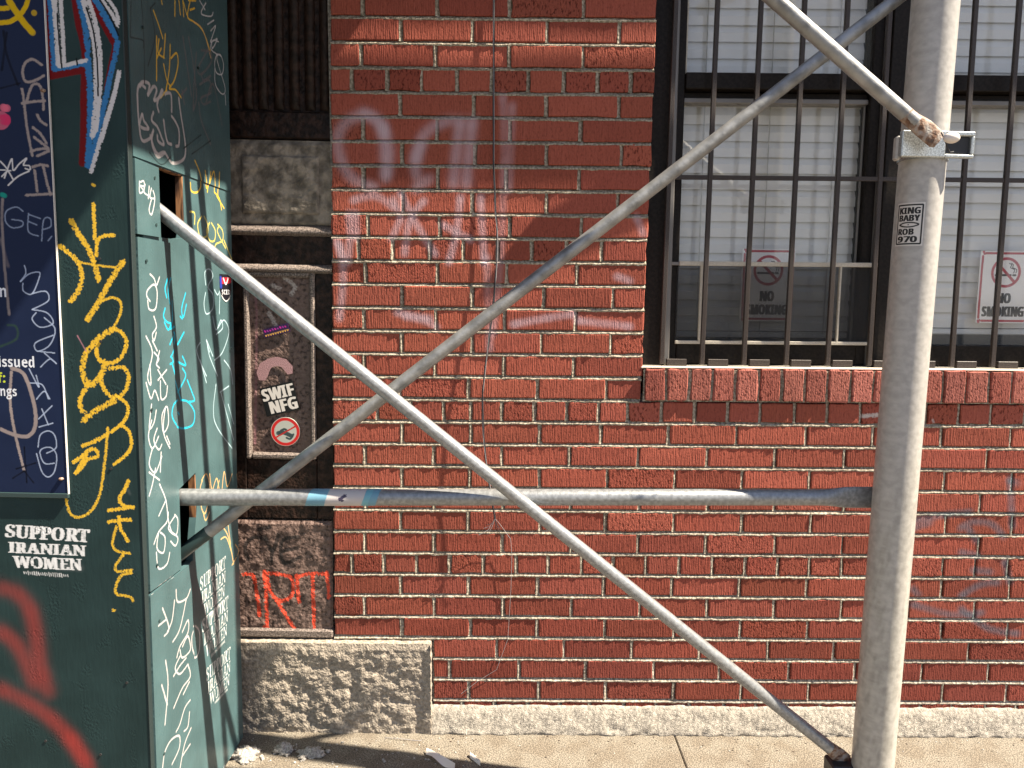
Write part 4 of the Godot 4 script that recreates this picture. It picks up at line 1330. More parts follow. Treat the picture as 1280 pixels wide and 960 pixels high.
# ------------------------------------------------------------------ the pilaster between hoarding and bricks
func pilaster() -> void:
	var p := thing("pilaster", "dark brown fluted pilaster with stickers between hoarding and brick wall", "pilaster")
	p.rotation.z = -LEAN
	var L := -0.86
	var R := -0.537
	var zf := -0.014
	put("shaft", box(Vector3(L, 1.77, -0.05), Vector3(R, 3.0, -0.036), 0.001), M["iron"], p)
	for x in [-0.824, -0.782, -0.739, -0.693, -0.648, -0.603, -0.56]:
		var s := begin()
		var rings := []
		for y in [1.872, 1.885, 3.0]:
			var ring := []
			for i in 15:
				var g: float = PI * i / 14
				ring.append(Vector3(x + 0.0155 * cos(g), y, -0.037 + 0.016 * sin(g) * (0.35 if y == 1.872 else 1.0)))
			rings.append(ring)
		s.set_smooth_group(1)
		for k in 2:
			for i in 14:
				quad(s, rings[k][i], rings[k + 1][i], rings[k + 1][i + 1], rings[k][i + 1])
		put("flute", done(s), M["iron"], p)
	put("necking", box(Vector3(L, 1.79, -0.045), Vector3(R, 1.866, -0.022), 0.004), M["iron"], p)
	var n1 := noise(160, 16.0, 5)
	var n2 := noise(161, 40.0, 4)
	var rough = func(lo: Vector2, hi: Vector2, z: float, amp: float, nu: int, nv: int):
		var s := begin()
		sheet(nu, nv, func(u, v):
			var q := Vector2(lerpf(lo.x, hi.x, u), lerpf(lo.y, hi.y, v))
			var e := minf(minf(u, 1 - u) * nu / 2.0, minf(v, 1 - v) * nv / 2.0)
			var h := n1.get_noise_2d(q.x, q.y)
			var flake := smoothstep(0.05, 0.14, h) * 0.55 + 0.35 * h + 0.3 * n2.get_noise_2d(q.x, q.y)
			return Vector3(q.x, q.y, z + amp * flake * clampf(e, 0, 1) - (0.006 if e < 0.5 else 0.0)), func(w: Vector3): return [Vector2(w.x, w.y) * 5.0, Vector2((w.x + 0.84) * 1000.0 / 330.0, (2.2 - w.y) * 1000.0 / 1960.0)], null, s)
		return done(s)
	put("block", rough.call(Vector2(L, 1.545), Vector2(R + 0.004, 1.785), -0.02, 0.004, 60, 44), M["block_stone"], p)
	put("inset_block", rough.call(Vector2(-0.8, 1.575), Vector2(-0.575, 1.74), -0.012, 0.005, 50, 40), M["block_stone"], p)
	for y in [[1.519, 1.542, -0.002], [1.41, 1.43, 0.001]]:
		var s := begin()
		var prof := [[y[0] - 0.012, -0.03], [y[0] - 0.003, -0.014], [y[0], y[2] - 0.003], [y[0] + 0.005, y[2]], [y[1] - 0.004, y[2] - 0.011], [y[1], y[2] - 0.018], [y[1] + 0.003, -0.03]]
		sheet(40, 6, func(u, v):
			var q = prof[int(round(v * 6))]
			var x := lerpf(L, R, u)
			return Vector3(x, q[0] + 0.0012 * n2.get_noise_2d(x, 5.0), q[1] + 0.0012 * n2.get_noise_2d(x, v)), null, null, s)
		put("ledge", done(s), M["ledge_paint"], p)
	put("frieze", box(Vector3(L, 1.42, -0.05), Vector3(R, 1.53, -0.02), 0.002), M["iron"], p)
	put("stile", box(Vector3(-0.59, 0.66, -0.05), Vector3(R, 1.415, zf - 0.004), 0.003), M["iron"], p)
	put("stile", box(Vector3(L, 0.66, -0.05), Vector3(-0.803, 1.415, zf - 0.004), 0.003), M["iron"], p)
	put("rail", box(Vector3(-0.8032, 0.66, -0.05), Vector3(-0.5902, 0.845, zf - 0.005), 0.003), M["iron"], p)
	put("sunk_panel", rough.call(Vector2(-0.805, 0.845), Vector2(-0.585, 1.415), -0.026, 0.0014, 60, 120), M["peeling"], p)
	for b in [[-0.803, -0.786, 0.846, 1.41], [-0.606, -0.5905, 0.846, 1.41], [-0.786, -0.606, 0.846, 0.866], [-0.786, -0.606, 1.392, 1.41]]:
		put("moulding", box(Vector3(b[0], b[2], -0.035), Vector3(b[1], b[3], zf + 0.003), 0.008), M["ledge_paint"], p)
	put("base_panel", rough.call(Vector2(L, 0.29), Vector2(R - 0.006, 0.657), -0.008, 0.0032, 80, 90), M["peeling"], p)
	put("base_ledge", box(Vector3(L, 0.286, -0.05), Vector3(R - 0.002, 0.315, 0.0), 0.006), M["ledge_paint"], p)
	# stickers
	var im := Image.create(200, 168, false, Image.FORMAT_RGBA8)
	im.fill(Color(0.05, 0.05, 0.055))
	letter(im, "SWIF", "Droid Sans", 900, Color(0.86, 0.84, 0.82), Vector2(8, 10), Vector2(184, 0), Vector2(0, 70), 0.12)
	letter(im, "NFG", "Droid Sans", 900, Color(0.86, 0.84, 0.82), Vector2(34, 88), Vector2(158, 0), Vector2(0, 70), 0.12)
	sticker(p, "black sticker with white letters SWIF NFG", Vector3(-0.700, 1.03, -0.0195), Vector2(0.103, 0.088), 14.0, im)
	im = Image.create(200, 64, false, Image.FORMAT_RGBA8)
	im.fill(Color(0.16, 0.06, 0.25))
	scale_of[im] = 1.0
	for k in 9:
		ink(im, Color(0.8, 0.12, 0.6) if k % 2 == 0 else Color(0.62, 0.2, 0.6), 6, 1, 0.3, 0, [14 + k * 20, 12 + (k % 3) * 3, 20 + k * 20, 24])
	for k in 10:
		ink(im, Color(0.85, 0.66, 0.3), 3.4, 1, 0.3, 0, [10 + k * 19, 44, 14 + k * 19, 54, 20 + k * 19, 44])
	sticker(p, "small purple and pink sticker with yellow lettering", Vector3(-0.707, 1.235, -0.0195), Vector2(0.078, 0.026), 16.0, im)
	im = Image.create(180, 180, false, Image.FORMAT_RGBA8)
	im.fill(Color(0.72, 0.73, 0.7))
	scale_of[im] = 1.0
	ink(im, Color(0.2, 0.27, 0.28), 14, 1, 0.2, 0, [45, 100, 80, 96, 130, 118])
	ink(im, Color(0.2, 0.27, 0.28), 7, 1, 0.2, 0, [62, 84, 84, 74, 100, 84])
	ink(im, Color(0.2, 0.27, 0.28), 6, 1, 0.2, 0, [96, 128, 120, 134, 140, 104])
	ink(im, Color(0.75, 0.15, 0.14), 5, 0.9, 0.2, 0.25, [30, 128, 90, 92, 150, 56])
	for k in 64:
		var g := TAU * k / 64
		ink(im, Color(0.8, 0.07, 0.07), 10, 1, 0.2, 0, [90 + 78 * cos(g), 90 + 78 * sin(g), 90 + 78 * cos(g + 0.1), 90 + 78 * sin(g + 0.1)])
	sticker(p, "round red-rimmed sticker with a grey shape struck through", Vector3(-0.684, 0.931, -0.0195), Vector2(0.088, 0.088), 0.0, im, true)
	var pk := mat("pink_scrap", Color(0.62, 0.36, 0.38), 0.6)
	mottle(pk, 97, 0.06, 0.55, 14.0)
	var sc := begin()
	var bend := [Vector2(-0.752, 1.085), Vector2(-0.751, 1.105), Vector2(-0.744, 1.125), Vector2(-0.728, 1.138), Vector2(-0.706, 1.143), Vector2(-0.686, 1.138), Vector2(-0.672, 1.122), Vector2(-0.668, 1.106)]
	sheet(7, 3, func(u, v):
		var i := int(round(u * 7))
		var d: Vector2 = (bend[mini(i + 1, 7)] - bend[maxi(i - 1, 0)]).normalized().orthogonal()
		var wd := 0.018 if i < 3 else 0.014
		var q: Vector2 = bend[i] - d * (v - 0.5) * 2.0 * wd * (0.55 if i == 0 or i == 7 else 1.0)
		return Vector3(q.x, q.y, -0.0215), null, null, sc)
	var scrap := put("sticker", done(sc), pk, p)
	scrap.set_meta("label", "torn pink sticker curved like a hook")
	scrap.set_meta("kind", "part")


func sticker(parent: Node, label: String, at: Vector3, size: Vector2, turn: float, im: Image, round_ := false) -> void:
	var m := mat("print_" + label, Color(1, 1, 1), 0.45)
	m.albedo_texture = ImageTexture.create_from_image(im)
	var s := begin()
	s.set_smooth_group(-1)
	var n := 40 if round_ else 4
	var P := []
	for i in n:
		if round_:
			P.append(Vector2(cos(TAU * i / n), sin(TAU * i / n)))
		else:
			P.append([Vector2(-1, -1), Vector2(1, -1), Vector2(1, 1), Vector2(-1, 1)][i])
	var V = func(q: Vector2, z: float):
		s.set_uv(Vector2(0.5 + q.x * 0.5, 0.5 - q.y * 0.5))
		s.add_vertex(Vector3(q.x * size.x / 2, q.y * size.y / 2, z))
	for i in n:
		var a: Vector2 = P[i]
		var b: Vector2 = P[(i + 1) % n]
		for q in [Vector2.ZERO, b, a]:
			V.call(q, 0.0006)
		for q in [[a, 0.0006], [b, 0.0006], [b, -0.003], [a, 0.0006], [b, -0.003], [a, -0.003]]:
			V.call(q[0], q[1])
	var o := put("sticker", done(s), m, parent)
	o.position = at
	o.rotation_degrees.z = turn
	o.set_meta("label", label)


# ------------------------------------------------------------------ windows
func windows() -> void:
	for w in 2:
		var x := 0.40 + 0.735 * w
		var t := thing("sash_window", ["dark sash window beside the brick wall, left of the scaffold post", "dark sash window right of the scaffold post"][w], "window", Vector3(x, 1.15, 0), "barred sash windows")
		var fm: Material = M["window_frame"]
		var B = func(called, x0, x1, y0, y1, z0, z1, m):
			return put(called, box(Vector3(x0, y0, z0), Vector3(x1, y1, z1), 0.002), m, t)
		if w == 0:
			B.call("jamb", -0.012, 0.072, -0.005, 1.58, -0.13, -0.055, fm)
		else:
			B.call("jamb", -0.03, 0.072, -0.005, 1.58, -0.13, -0.055, fm)
		B.call("track", 0.072, 0.088, 0.0, 1.58, -0.13, -0.062, M["track_metal"])
		B.call("stile", 0.088, 0.112, 0.0, 1.58, -0.13, -0.078, fm)
		B.call("stile", 0.662, 0.692, 0.0, 1.58, -0.13, -0.078, fm)
		B.call("track", 0.692, 0.704, 0.0, 1.58, -0.13, -0.062, M["track_metal"])
		B.call("head", 0.072, 0.704, 1.53, 1.6, -0.13, -0.06, fm)
		B.call("bottom_rail", 0.112, 0.662, 0.0, 0.062, -0.13, -0.075, fm)
		B.call("meeting_rail", 0.112, 0.662, 0.775, 0.79, -0.13, -0.09, M["track_metal"])
		B.call("meeting_rail", 0.112, 0.662, 0.79, 0.808, -0.135, -0.1, fm)
		B.call("upper_sash_rail", 0.112, 0.662, 0.81, 0.856, -0.13, -0.066, fm)
		B.call("glazing_bead", 0.112, 0.66, 0.856, 0.861, -0.10, -0.082, M["screen_metal"])
		B.call("glazing_bead", 0.112, 0.117, 0.861, 1.53, -0.10, -0.082, M["screen_metal"])
		B.call("glazing_bead", 0.655, 0.659, 0.062, 0.775, -0.11, -0.1, M["track_metal"])
		B.call("pane", 0.112, 0.662, 0.062, 0.775, -0.117, -0.113, M["glass"])
		B.call("pane", 0.117, 0.662, 0.861, 1.53, -0.097, -0.093, M["glass"])
		var sl := thing("window_blind", ["white slatted blind in the left window behind a shaded No Smoking sign", "white slatted blind in the right window behind a bright No Smoking sign"][w], "blind", Vector3(x, 1.15, -0.17), "white blinds in the windows")
		var y := 0.125 if w == 0 else 0.14
		while y < 1.55:
			var s := begin()
			var rings := []
			for xx in [0.105, 0.67]:
				var tilt := rng.randf_range(-0.0008, 0.0008)
				var ring := []
				for q in [[-0.0265, 0.0125], [0.0, 0.0122], [0.0265, 0.0015], [0.0265, 0.0], [0.0, 0.0105], [-0.0265, 0.0107]]:
					ring.append(Vector3(xx, y + q[0] + tilt, q[1]))
				rings.append(ring)
			add_loft(s, rings, true, -1)
			put("slat", done(s), M["blind"], sl)
			y += 0.0485
		put("bottom_bar", box(Vector3(0.105, 0.078 if w == 0 else 0.093, -0.008), Vector3(0.67, 0.096 if w == 0 else 0.111, 0.012), 0.003), M["blind"], sl)
		for xx in [0.19, 0.39, 0.59]:
			put("cord", tube([Vector3(xx, 0.09, 0.0185), Vector3(xx + 0.001, 0.8, 0.019), Vector3(xx, 1.55, 0.0185)], 0.0016, 6), M["cord"], sl)
	# lit flashing under both frames
	var fl := thing("sill_flashing", "thin pale metal flashing between window frame and brick sill", "flashing")
	put("strip", box(Vector3(0.392, 1.1425, -0.1), Vector3(2.38, 1.147, 0.002), 0.0015), M["screen_metal"], fl)
	# the grille
	var g := thing("window_grille", "dark brown steel bars in front of both windows", "grille", Vector3(0, 0, -0.03))
	for x in [[0.459, 0.467], [0.580, 0.586], [0.706, 0.710], [0.833, 0.834], [0.958, 0.957], [1.083, 1.078], [1.207, 1.2], [1.332, 1.322], [1.455, 1.447], [1.58, 1.57], [1.705, 1.695], [1.83, 1.82], [1.955, 1.945]]:
		var b := put("bar", box(Vector3(-0.0065, 0, -0.0065), Vector3(0.0065, 1.5, 0.0065), 0.0014), M["bar_paint"], g)
		b.position = Vector3(x[0], 1.153, 0)
		b.rotation.z = -atan2(x[1] - x[0], 1.04)
	put("cross_bar", box(Vector3(0.452, 1.694, -0.0035), Vector3(2.0, 1.707, 0.0035), 0.001), M["bar_paint"], g)
	for k in 13:
		put("foot_clip", box(Vector3(0.475 + 0.125 * k, 1.1475, -0.016), Vector3(0.535 + 0.125 * k, 1.168, -0.001), 0.001), M["bar_paint"], g)
	# the little half screen
	var sc := thing("window_screen", "pale metal framed half screen low in the left window", "screen", Vector3(0, 0, -0.066))
	for b in [["top_rail", 0.51, 1.112, 1.447, 1.460], ["bottom_rail", 0.505, 1.10, 1.212, 1.222], ["side_rail", 0.574, 0.582, 1.222, 1.447], ["side_rail", 0.994, 1.0, 1.222, 1.447]]:
		put(b[0], box(Vector3(b[1], b[3], -0.006), Vector3(b[2], b[4], 0.005 + (0.002 if b[0] == "top_rail" else 0.0)), 0.001), M["screen_metal"], sc)
	put("side_rail", box(Vector3(0.477, 1.448, -0.005), Vector3(0.51, 1.458, 0.003), 0.001), M["track_metal"], sc)
	put("mesh_sheet", box(Vector3(0.505, 1.222, -0.0048), Vector3(1.095, 1.447, -0.0038), 0.0001), M["screen_mesh"], sc)
	# signs
	for w in 2:
		var im := Image.create(328, 440, false, Image.FORMAT_RGBA8)
		im.fill(Color(0.95, 0.95, 0.94))
		scale_of[im] = 1.0
		var red := Color(0.68, 0.12, 0.2)
		ink(im, red, 7, 1, 0.2, 0, [34, 14, 294, 14, 306, 18, 314, 32, 314, 408, 306, 422, 294, 426, 34, 426, 22, 422, 14, 408, 14, 32, 22, 18, 34, 14])
		for k in 80:
			var a := TAU * k / 80
			ink(im, red, 9, 1, 0.2, 0, [164 + 84 * cos(a), 130 + 84 * sin(a), 164 + 84 * cos(a + 0.08), 130 + 84 * sin(a + 0.08)])
		ink(im, Color(0.1, 0.1, 0.1), 6, 1, 0.1, 0, [100, 146, 196, 146])
		ink(im, Color(0.1, 0.1, 0.1), 6, 1, 0.1, 0, [210, 146, 226, 146])
		for k in 2:
			ink(im, Color(0.15, 0.15, 0.15), 2.5, 1, 0.3, 0, [212 + 14 * k, 132, 214 + 14 * k, 112, 190 + 14 * k, 100, 196 + 10 * k, 84, 180 + 14 * k, 74])
		ink(im, red, 9, 1, 0.2, 0, [106, 72, 222, 190])
		letter(im, "NO", "Droid Sans", 900, Color(0.1, 0.1, 0.11), Vector2(122, 256), Vector2(82, 0), Vector2(0, 62))
		letter(im, "SMOKING", "Droid Sans", 900, Color(0.1, 0.1, 0.11), Vector2(36, 338), Vector2(256, 0), Vector2(0, 62))
		var m := mat("no_smoking_print_%d" % w, Color(1, 1, 1), 0.4)
		m.albedo_texture = ImageTexture.create_from_image(im)
		var s := begin()
		var c := Vector2(0.8, 1.392) if w == 0 else Vector2(1.537, 1.392)
		s.set_smooth_group(-1)
		var V = func(x: float, y: float, z: float):
			s.set_uv(Vector2(x, 1.0 - y))
			s.add_vertex(Vector3((x - 0.5) * 0.164, (y - 0.5) * 0.222, z))
		for q in [[0, 0], [1, 1], [1, 0], [0, 0], [0, 1], [1, 1]]:
			V.call(q[0], q[1], 0.001)
		for q in [[0, 0], [1, 0], [1, 1], [0, 0], [1, 1], [0, 1]]:
			V.call(q[0], q[1], -0.001)
		for e in [[0, 0, 1, 0], [1, 0, 1, 1], [1, 1, 0, 1], [0, 1, 0, 0]]:
			for q in [[0, 0.001], [1, 0.001], [1, -0.001], [0, 0.001], [1, -0.001], [0, -0.001]]:
				V.call(e[0] if q[0] == 0 else e[2], e[1] if q[0] == 0 else e[3], q[1])
		var o := put("no_smoking_sign", done(s), m)
		o.position = Vector3(c.x, c.y, -0.128)
		tag(o, ["shaded No Smoking sign behind the half screen in the left window", "bright white No Smoking sign in the window right of the post"][w], "sign", "No Smoking signs")


# ------------------------------------------------------------------ hoarding
func hoarding() -> void:
	var h := thing("plywood_hoarding", "dark green painted plywood hoarding covered in graffiti tags", "hoarding", Vector3(-0.795, 0, 0))
	h.rotation.z = -LEAN
	# front board, painted rect: x -0.40..0.02, y 0.202..2.25
	var fr := Rect2(-0.40, 2.25, 0.42, -2.048)
	var sr := Rect2(-0.66, 2.25, 0.68, -2.048)
	var X := Vector3(1, 0, 0)
	var Y := Vector3(0, 1, 0)
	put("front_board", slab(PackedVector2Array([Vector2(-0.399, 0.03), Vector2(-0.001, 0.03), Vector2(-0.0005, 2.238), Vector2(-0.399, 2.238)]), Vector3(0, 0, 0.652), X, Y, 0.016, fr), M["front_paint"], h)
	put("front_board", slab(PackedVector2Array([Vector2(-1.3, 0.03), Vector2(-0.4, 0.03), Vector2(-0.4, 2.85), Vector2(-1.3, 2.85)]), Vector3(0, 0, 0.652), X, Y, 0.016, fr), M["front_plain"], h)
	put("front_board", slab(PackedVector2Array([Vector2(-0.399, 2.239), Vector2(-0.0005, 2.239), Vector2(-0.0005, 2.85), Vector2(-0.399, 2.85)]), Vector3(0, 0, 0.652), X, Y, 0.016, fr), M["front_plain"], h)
	put("corner_edge", box(Vector3(-0.0003, 0.03, 0.6362), Vector3(0.0022, 2.85, 0.6532), 0.0008), M["dark_edge"], h)
	put("corner_post", box(Vector3(-0.05, 0.03, 0.58), Vector3(-0.0125, 2.85, 0.6355), 0.002), M["dark_paint"], h)
	# the side is cut round two holes; outline in (-z, y), seen from +x
	var Z := Vector3(0, 0, -1)
	var cut := PackedVector2Array([Vector2(-0.598, 0.02), Vector2(-0.083, 0.02), Vector2(-0.088, 2.238), Vector2(-0.598, 2.238),
		Vector2(-0.598, 1.627), Vector2(-0.394, 1.629), Vector2(-0.393, 1.5), Vector2(-0.402, 1.482), Vector2(-0.45, 1.476), Vector2(-0.598, 1.474),
		Vector2(-0.598, 0.885), Vector2(-0.477, 0.885), Vector2(-0.371, 0.905), Vector2(-0.366, 0.82), Vector2(-0.402, 0.688), Vector2(-0.598, 0.692)])
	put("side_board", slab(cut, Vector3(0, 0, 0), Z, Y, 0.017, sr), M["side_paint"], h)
	# the bare cut edges of the plywood at the holes
	put("cut_edge", box(Vector3(-0.0172, 1.486, 0.3935), Vector3(-0.0006, 1.626, 0.3975), 0.0005), M["wood"], h)
	put("cut_edge", box(Vector3(-0.0172, 1.6265, 0.40), Vector3(-0.0006, 1.6295, 0.525), 0.0005), M["wood"], h)
	put("cut_edge", box(Vector3(-0.0172, 0.70, 0.369), Vector3(-0.0006, 0.90, 0.374), 0.0005), M["wood"], h)
	# boards nailed over it near the corner
	var O := Vector3(0.0055, 0, 0)
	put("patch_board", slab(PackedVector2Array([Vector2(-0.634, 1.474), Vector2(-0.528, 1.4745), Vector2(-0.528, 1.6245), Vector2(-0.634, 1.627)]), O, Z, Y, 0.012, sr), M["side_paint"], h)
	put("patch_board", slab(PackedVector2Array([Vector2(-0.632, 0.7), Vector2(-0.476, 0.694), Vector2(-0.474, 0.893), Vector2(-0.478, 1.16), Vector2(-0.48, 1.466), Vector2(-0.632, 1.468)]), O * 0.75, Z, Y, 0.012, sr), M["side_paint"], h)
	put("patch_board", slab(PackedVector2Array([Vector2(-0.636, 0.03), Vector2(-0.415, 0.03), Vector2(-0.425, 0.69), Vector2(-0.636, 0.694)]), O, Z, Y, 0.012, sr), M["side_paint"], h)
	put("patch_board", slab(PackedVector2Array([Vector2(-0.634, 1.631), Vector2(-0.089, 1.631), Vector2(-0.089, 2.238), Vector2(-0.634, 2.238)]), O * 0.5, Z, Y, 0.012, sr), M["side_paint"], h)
	put("side_board", slab(PackedVector2Array([Vector2(-0.634, 2.239), Vector2(-0.089, 2.239), Vector2(-0.089, 2.85), Vector2(-0.634, 2.85)]), O * 0.5, Z, Y, 0.017, sr), M["side_plain"], h)
	# the far sides, which close the box
	put("back_board", box(Vector3(-1.3, 0.03, 0.07), Vector3(-0.02, 2.85, 0.083), 0.001), M["dark_paint"], h)
	put("end_board", box(Vector3(-1.3, 0.03, 0.084), Vector3(-1.285, 2.85, 0.635), 0.001), M["dark_paint"], h)
	# nail heads
	for q in [[1.60, 0.55], [1.50, 0.55], [1.42, 0.6], [1.1, 0.6], [0.75, 0.6], [0.62, 0.6], [0.3, 0.6], [1.9, 0.58], [1.9, 0.3], [1.2, 0.12], [0.6, 0.12]]:
		var n := CylinderMesh.new()
		n.top_radius = 0.0035
		n.bottom_radius = 0.0035
		n.height = 0.002
		n.radial_segments = 10
		n.rings = 1
		var o := put("nail_head", n, M["dark_paint"], h)
		o.position = Vector3(0.0062, q[0], q[1])
		o.rotation.z = PI / 2
	for q in [[-0.065, 1.42], [-0.06, 0.98], [-0.11, 0.33], [-0.045, 0.5], [-0.07, 1.25], [-0.23, 0.36]]:
		var n := CylinderMesh.new()
		n.top_radius = 0.003
		n.bottom_radius = 0.003
		n.height = 0.002
		n.radial_segments = 10
		n.rings = 1
		var o := put("nail_head", n, M["black_steel"], h)
		o.position = Vector3(q[0], q[1], 0.6525)
		o.rotation.x = PI / 2
	# a round sticker by the first brace
	var im := Image.create(96, 128, false, Image.FORMAT_RGBA8)
	im.fill(Color(0.1, 0.1, 0.13))
	scale_of[im] = 1.0
	ink(im, Color(0.78, 0.16, 0.2), 16, 1, 0.2, 0, [10, 30, 86, 26])
	ink(im, Color(0.15, 0.22, 0.6), 10, 1, 0.2, 0, [6, 16, 8, 60])
	ink(im, Color(0.85, 0.85, 0.85), 4, 1, 0.2, 0, [28, 18, 48, 44, 68, 16])
	ink(im, Color(0.85, 0.85, 0.85), 3, 1, 0.2, 0, [10, 96, 30, 116, 48, 122, 66, 116, 86, 96])
	letter(im, "SCED", "Droid Sans", 700, Color(0.82, 0.82, 0.84), Vector2(14, 70), Vector2(68, 0), Vector2(0, 22))
	var sm := mat("shield_print", Color(1, 1, 1), 0.4)
	sm.albedo_texture = ImageTexture.create_from_image(im)
	var s := begin()
	var P := [Vector2(-1, 1), Vector2(-1, -0.2), Vector2(-0.6, -0.75), Vector2(0, -1), Vector2(0.6, -0.75), Vector2(1, -0.2), Vector2(1, 1)]
	s.set_smooth_group(-1)
	for i in P.size():
		for q in [Vector2.ZERO, P[(i + 1) % P.size()], P[i]]:
			s.set_uv(Vector2(0.5 + q.x * 0.5, 0.5 - q.y * 0.5))
			s.add_vertex(Vector3(0.0012, 1.366 + q.y * 0.038, 0.14 - q.x * 0.042))
	P.reverse()
	for i in P.size():
		for q in [[P[i], 0.0012], [P[i], -0.002], [P[(i + 1) % P.size()], 0.0012], [P[i], -0.002], [P[(i + 1) % P.size()], -0.002], [P[(i + 1) % P.size()], 0.0012]]:
			s.set_uv(Vector2(0.5 + q[0].x * 0.5, 0.5 - q[0].y * 0.5))
			s.add_vertex(Vector3(q[1], 1.366 + q[0].y * 0.038, 0.14 - q[0].x * 0.042))
	var so := put("sticker", done(s), sm, h)
	so.set_meta("label", "shield-shaped red, blue and black sticker")
	# the blue sign hung on the front
	var SX := -0.1515
	var sg := thing("blue_notice_board", "dark blue notice board with white text and tags on the green hoarding", "sign", Vector3(-0.795, 0, 0.652))
	sg.rotation.z = -LEAN
	put("panel", slab(PackedVector2Array([Vector2(-0.399, 0.926), Vector2(SX, 0.926), Vector2(SX, 2.24), Vector2(-0.399, 2.24)]), Vector3(0, 0, 0.0045), X, Y, 0.004, Rect2(-0.40, 2.25, 0.26, -1.4)), M["sign_blue"], sg)
	put("panel", slab(PackedVector2Array([Vector2(-0.9, 0.926), Vector2(-0.3995, 0.926), Vector2(-0.3995, 2.24), Vector2(-0.9, 2.24)]), Vector3(0, 0, 0.0045), X, Y, 0.004), M["sign_plain"], sg)
	put("edge_strip", box(Vector3(SX + 0.0002, 0.922, 0.0003), Vector3(SX + 0.0019, 2.24, 0.0058), 0.0006), M["sign_edge"], sg)
	put("bottom_strip", box(Vector3(-0.9, 0.915, 0.0003), Vector3(SX + 0.0019, 0.9255, 0.0075), 0.001), M["dark_paint"], sg)
	for q in [[SX - 0.012, 0.957], [SX - 0.009, 1.75]]:
		var sp := SphereMesh.new()
		sp.radius = 0.0055
		sp.height = 0.007
		sp.radial_segments = 12
		sp.rings = 6
		var o := put("screw", sp, M["rust"], sg)
		o.position = Vector3(q[0], q[1], 0.0055)


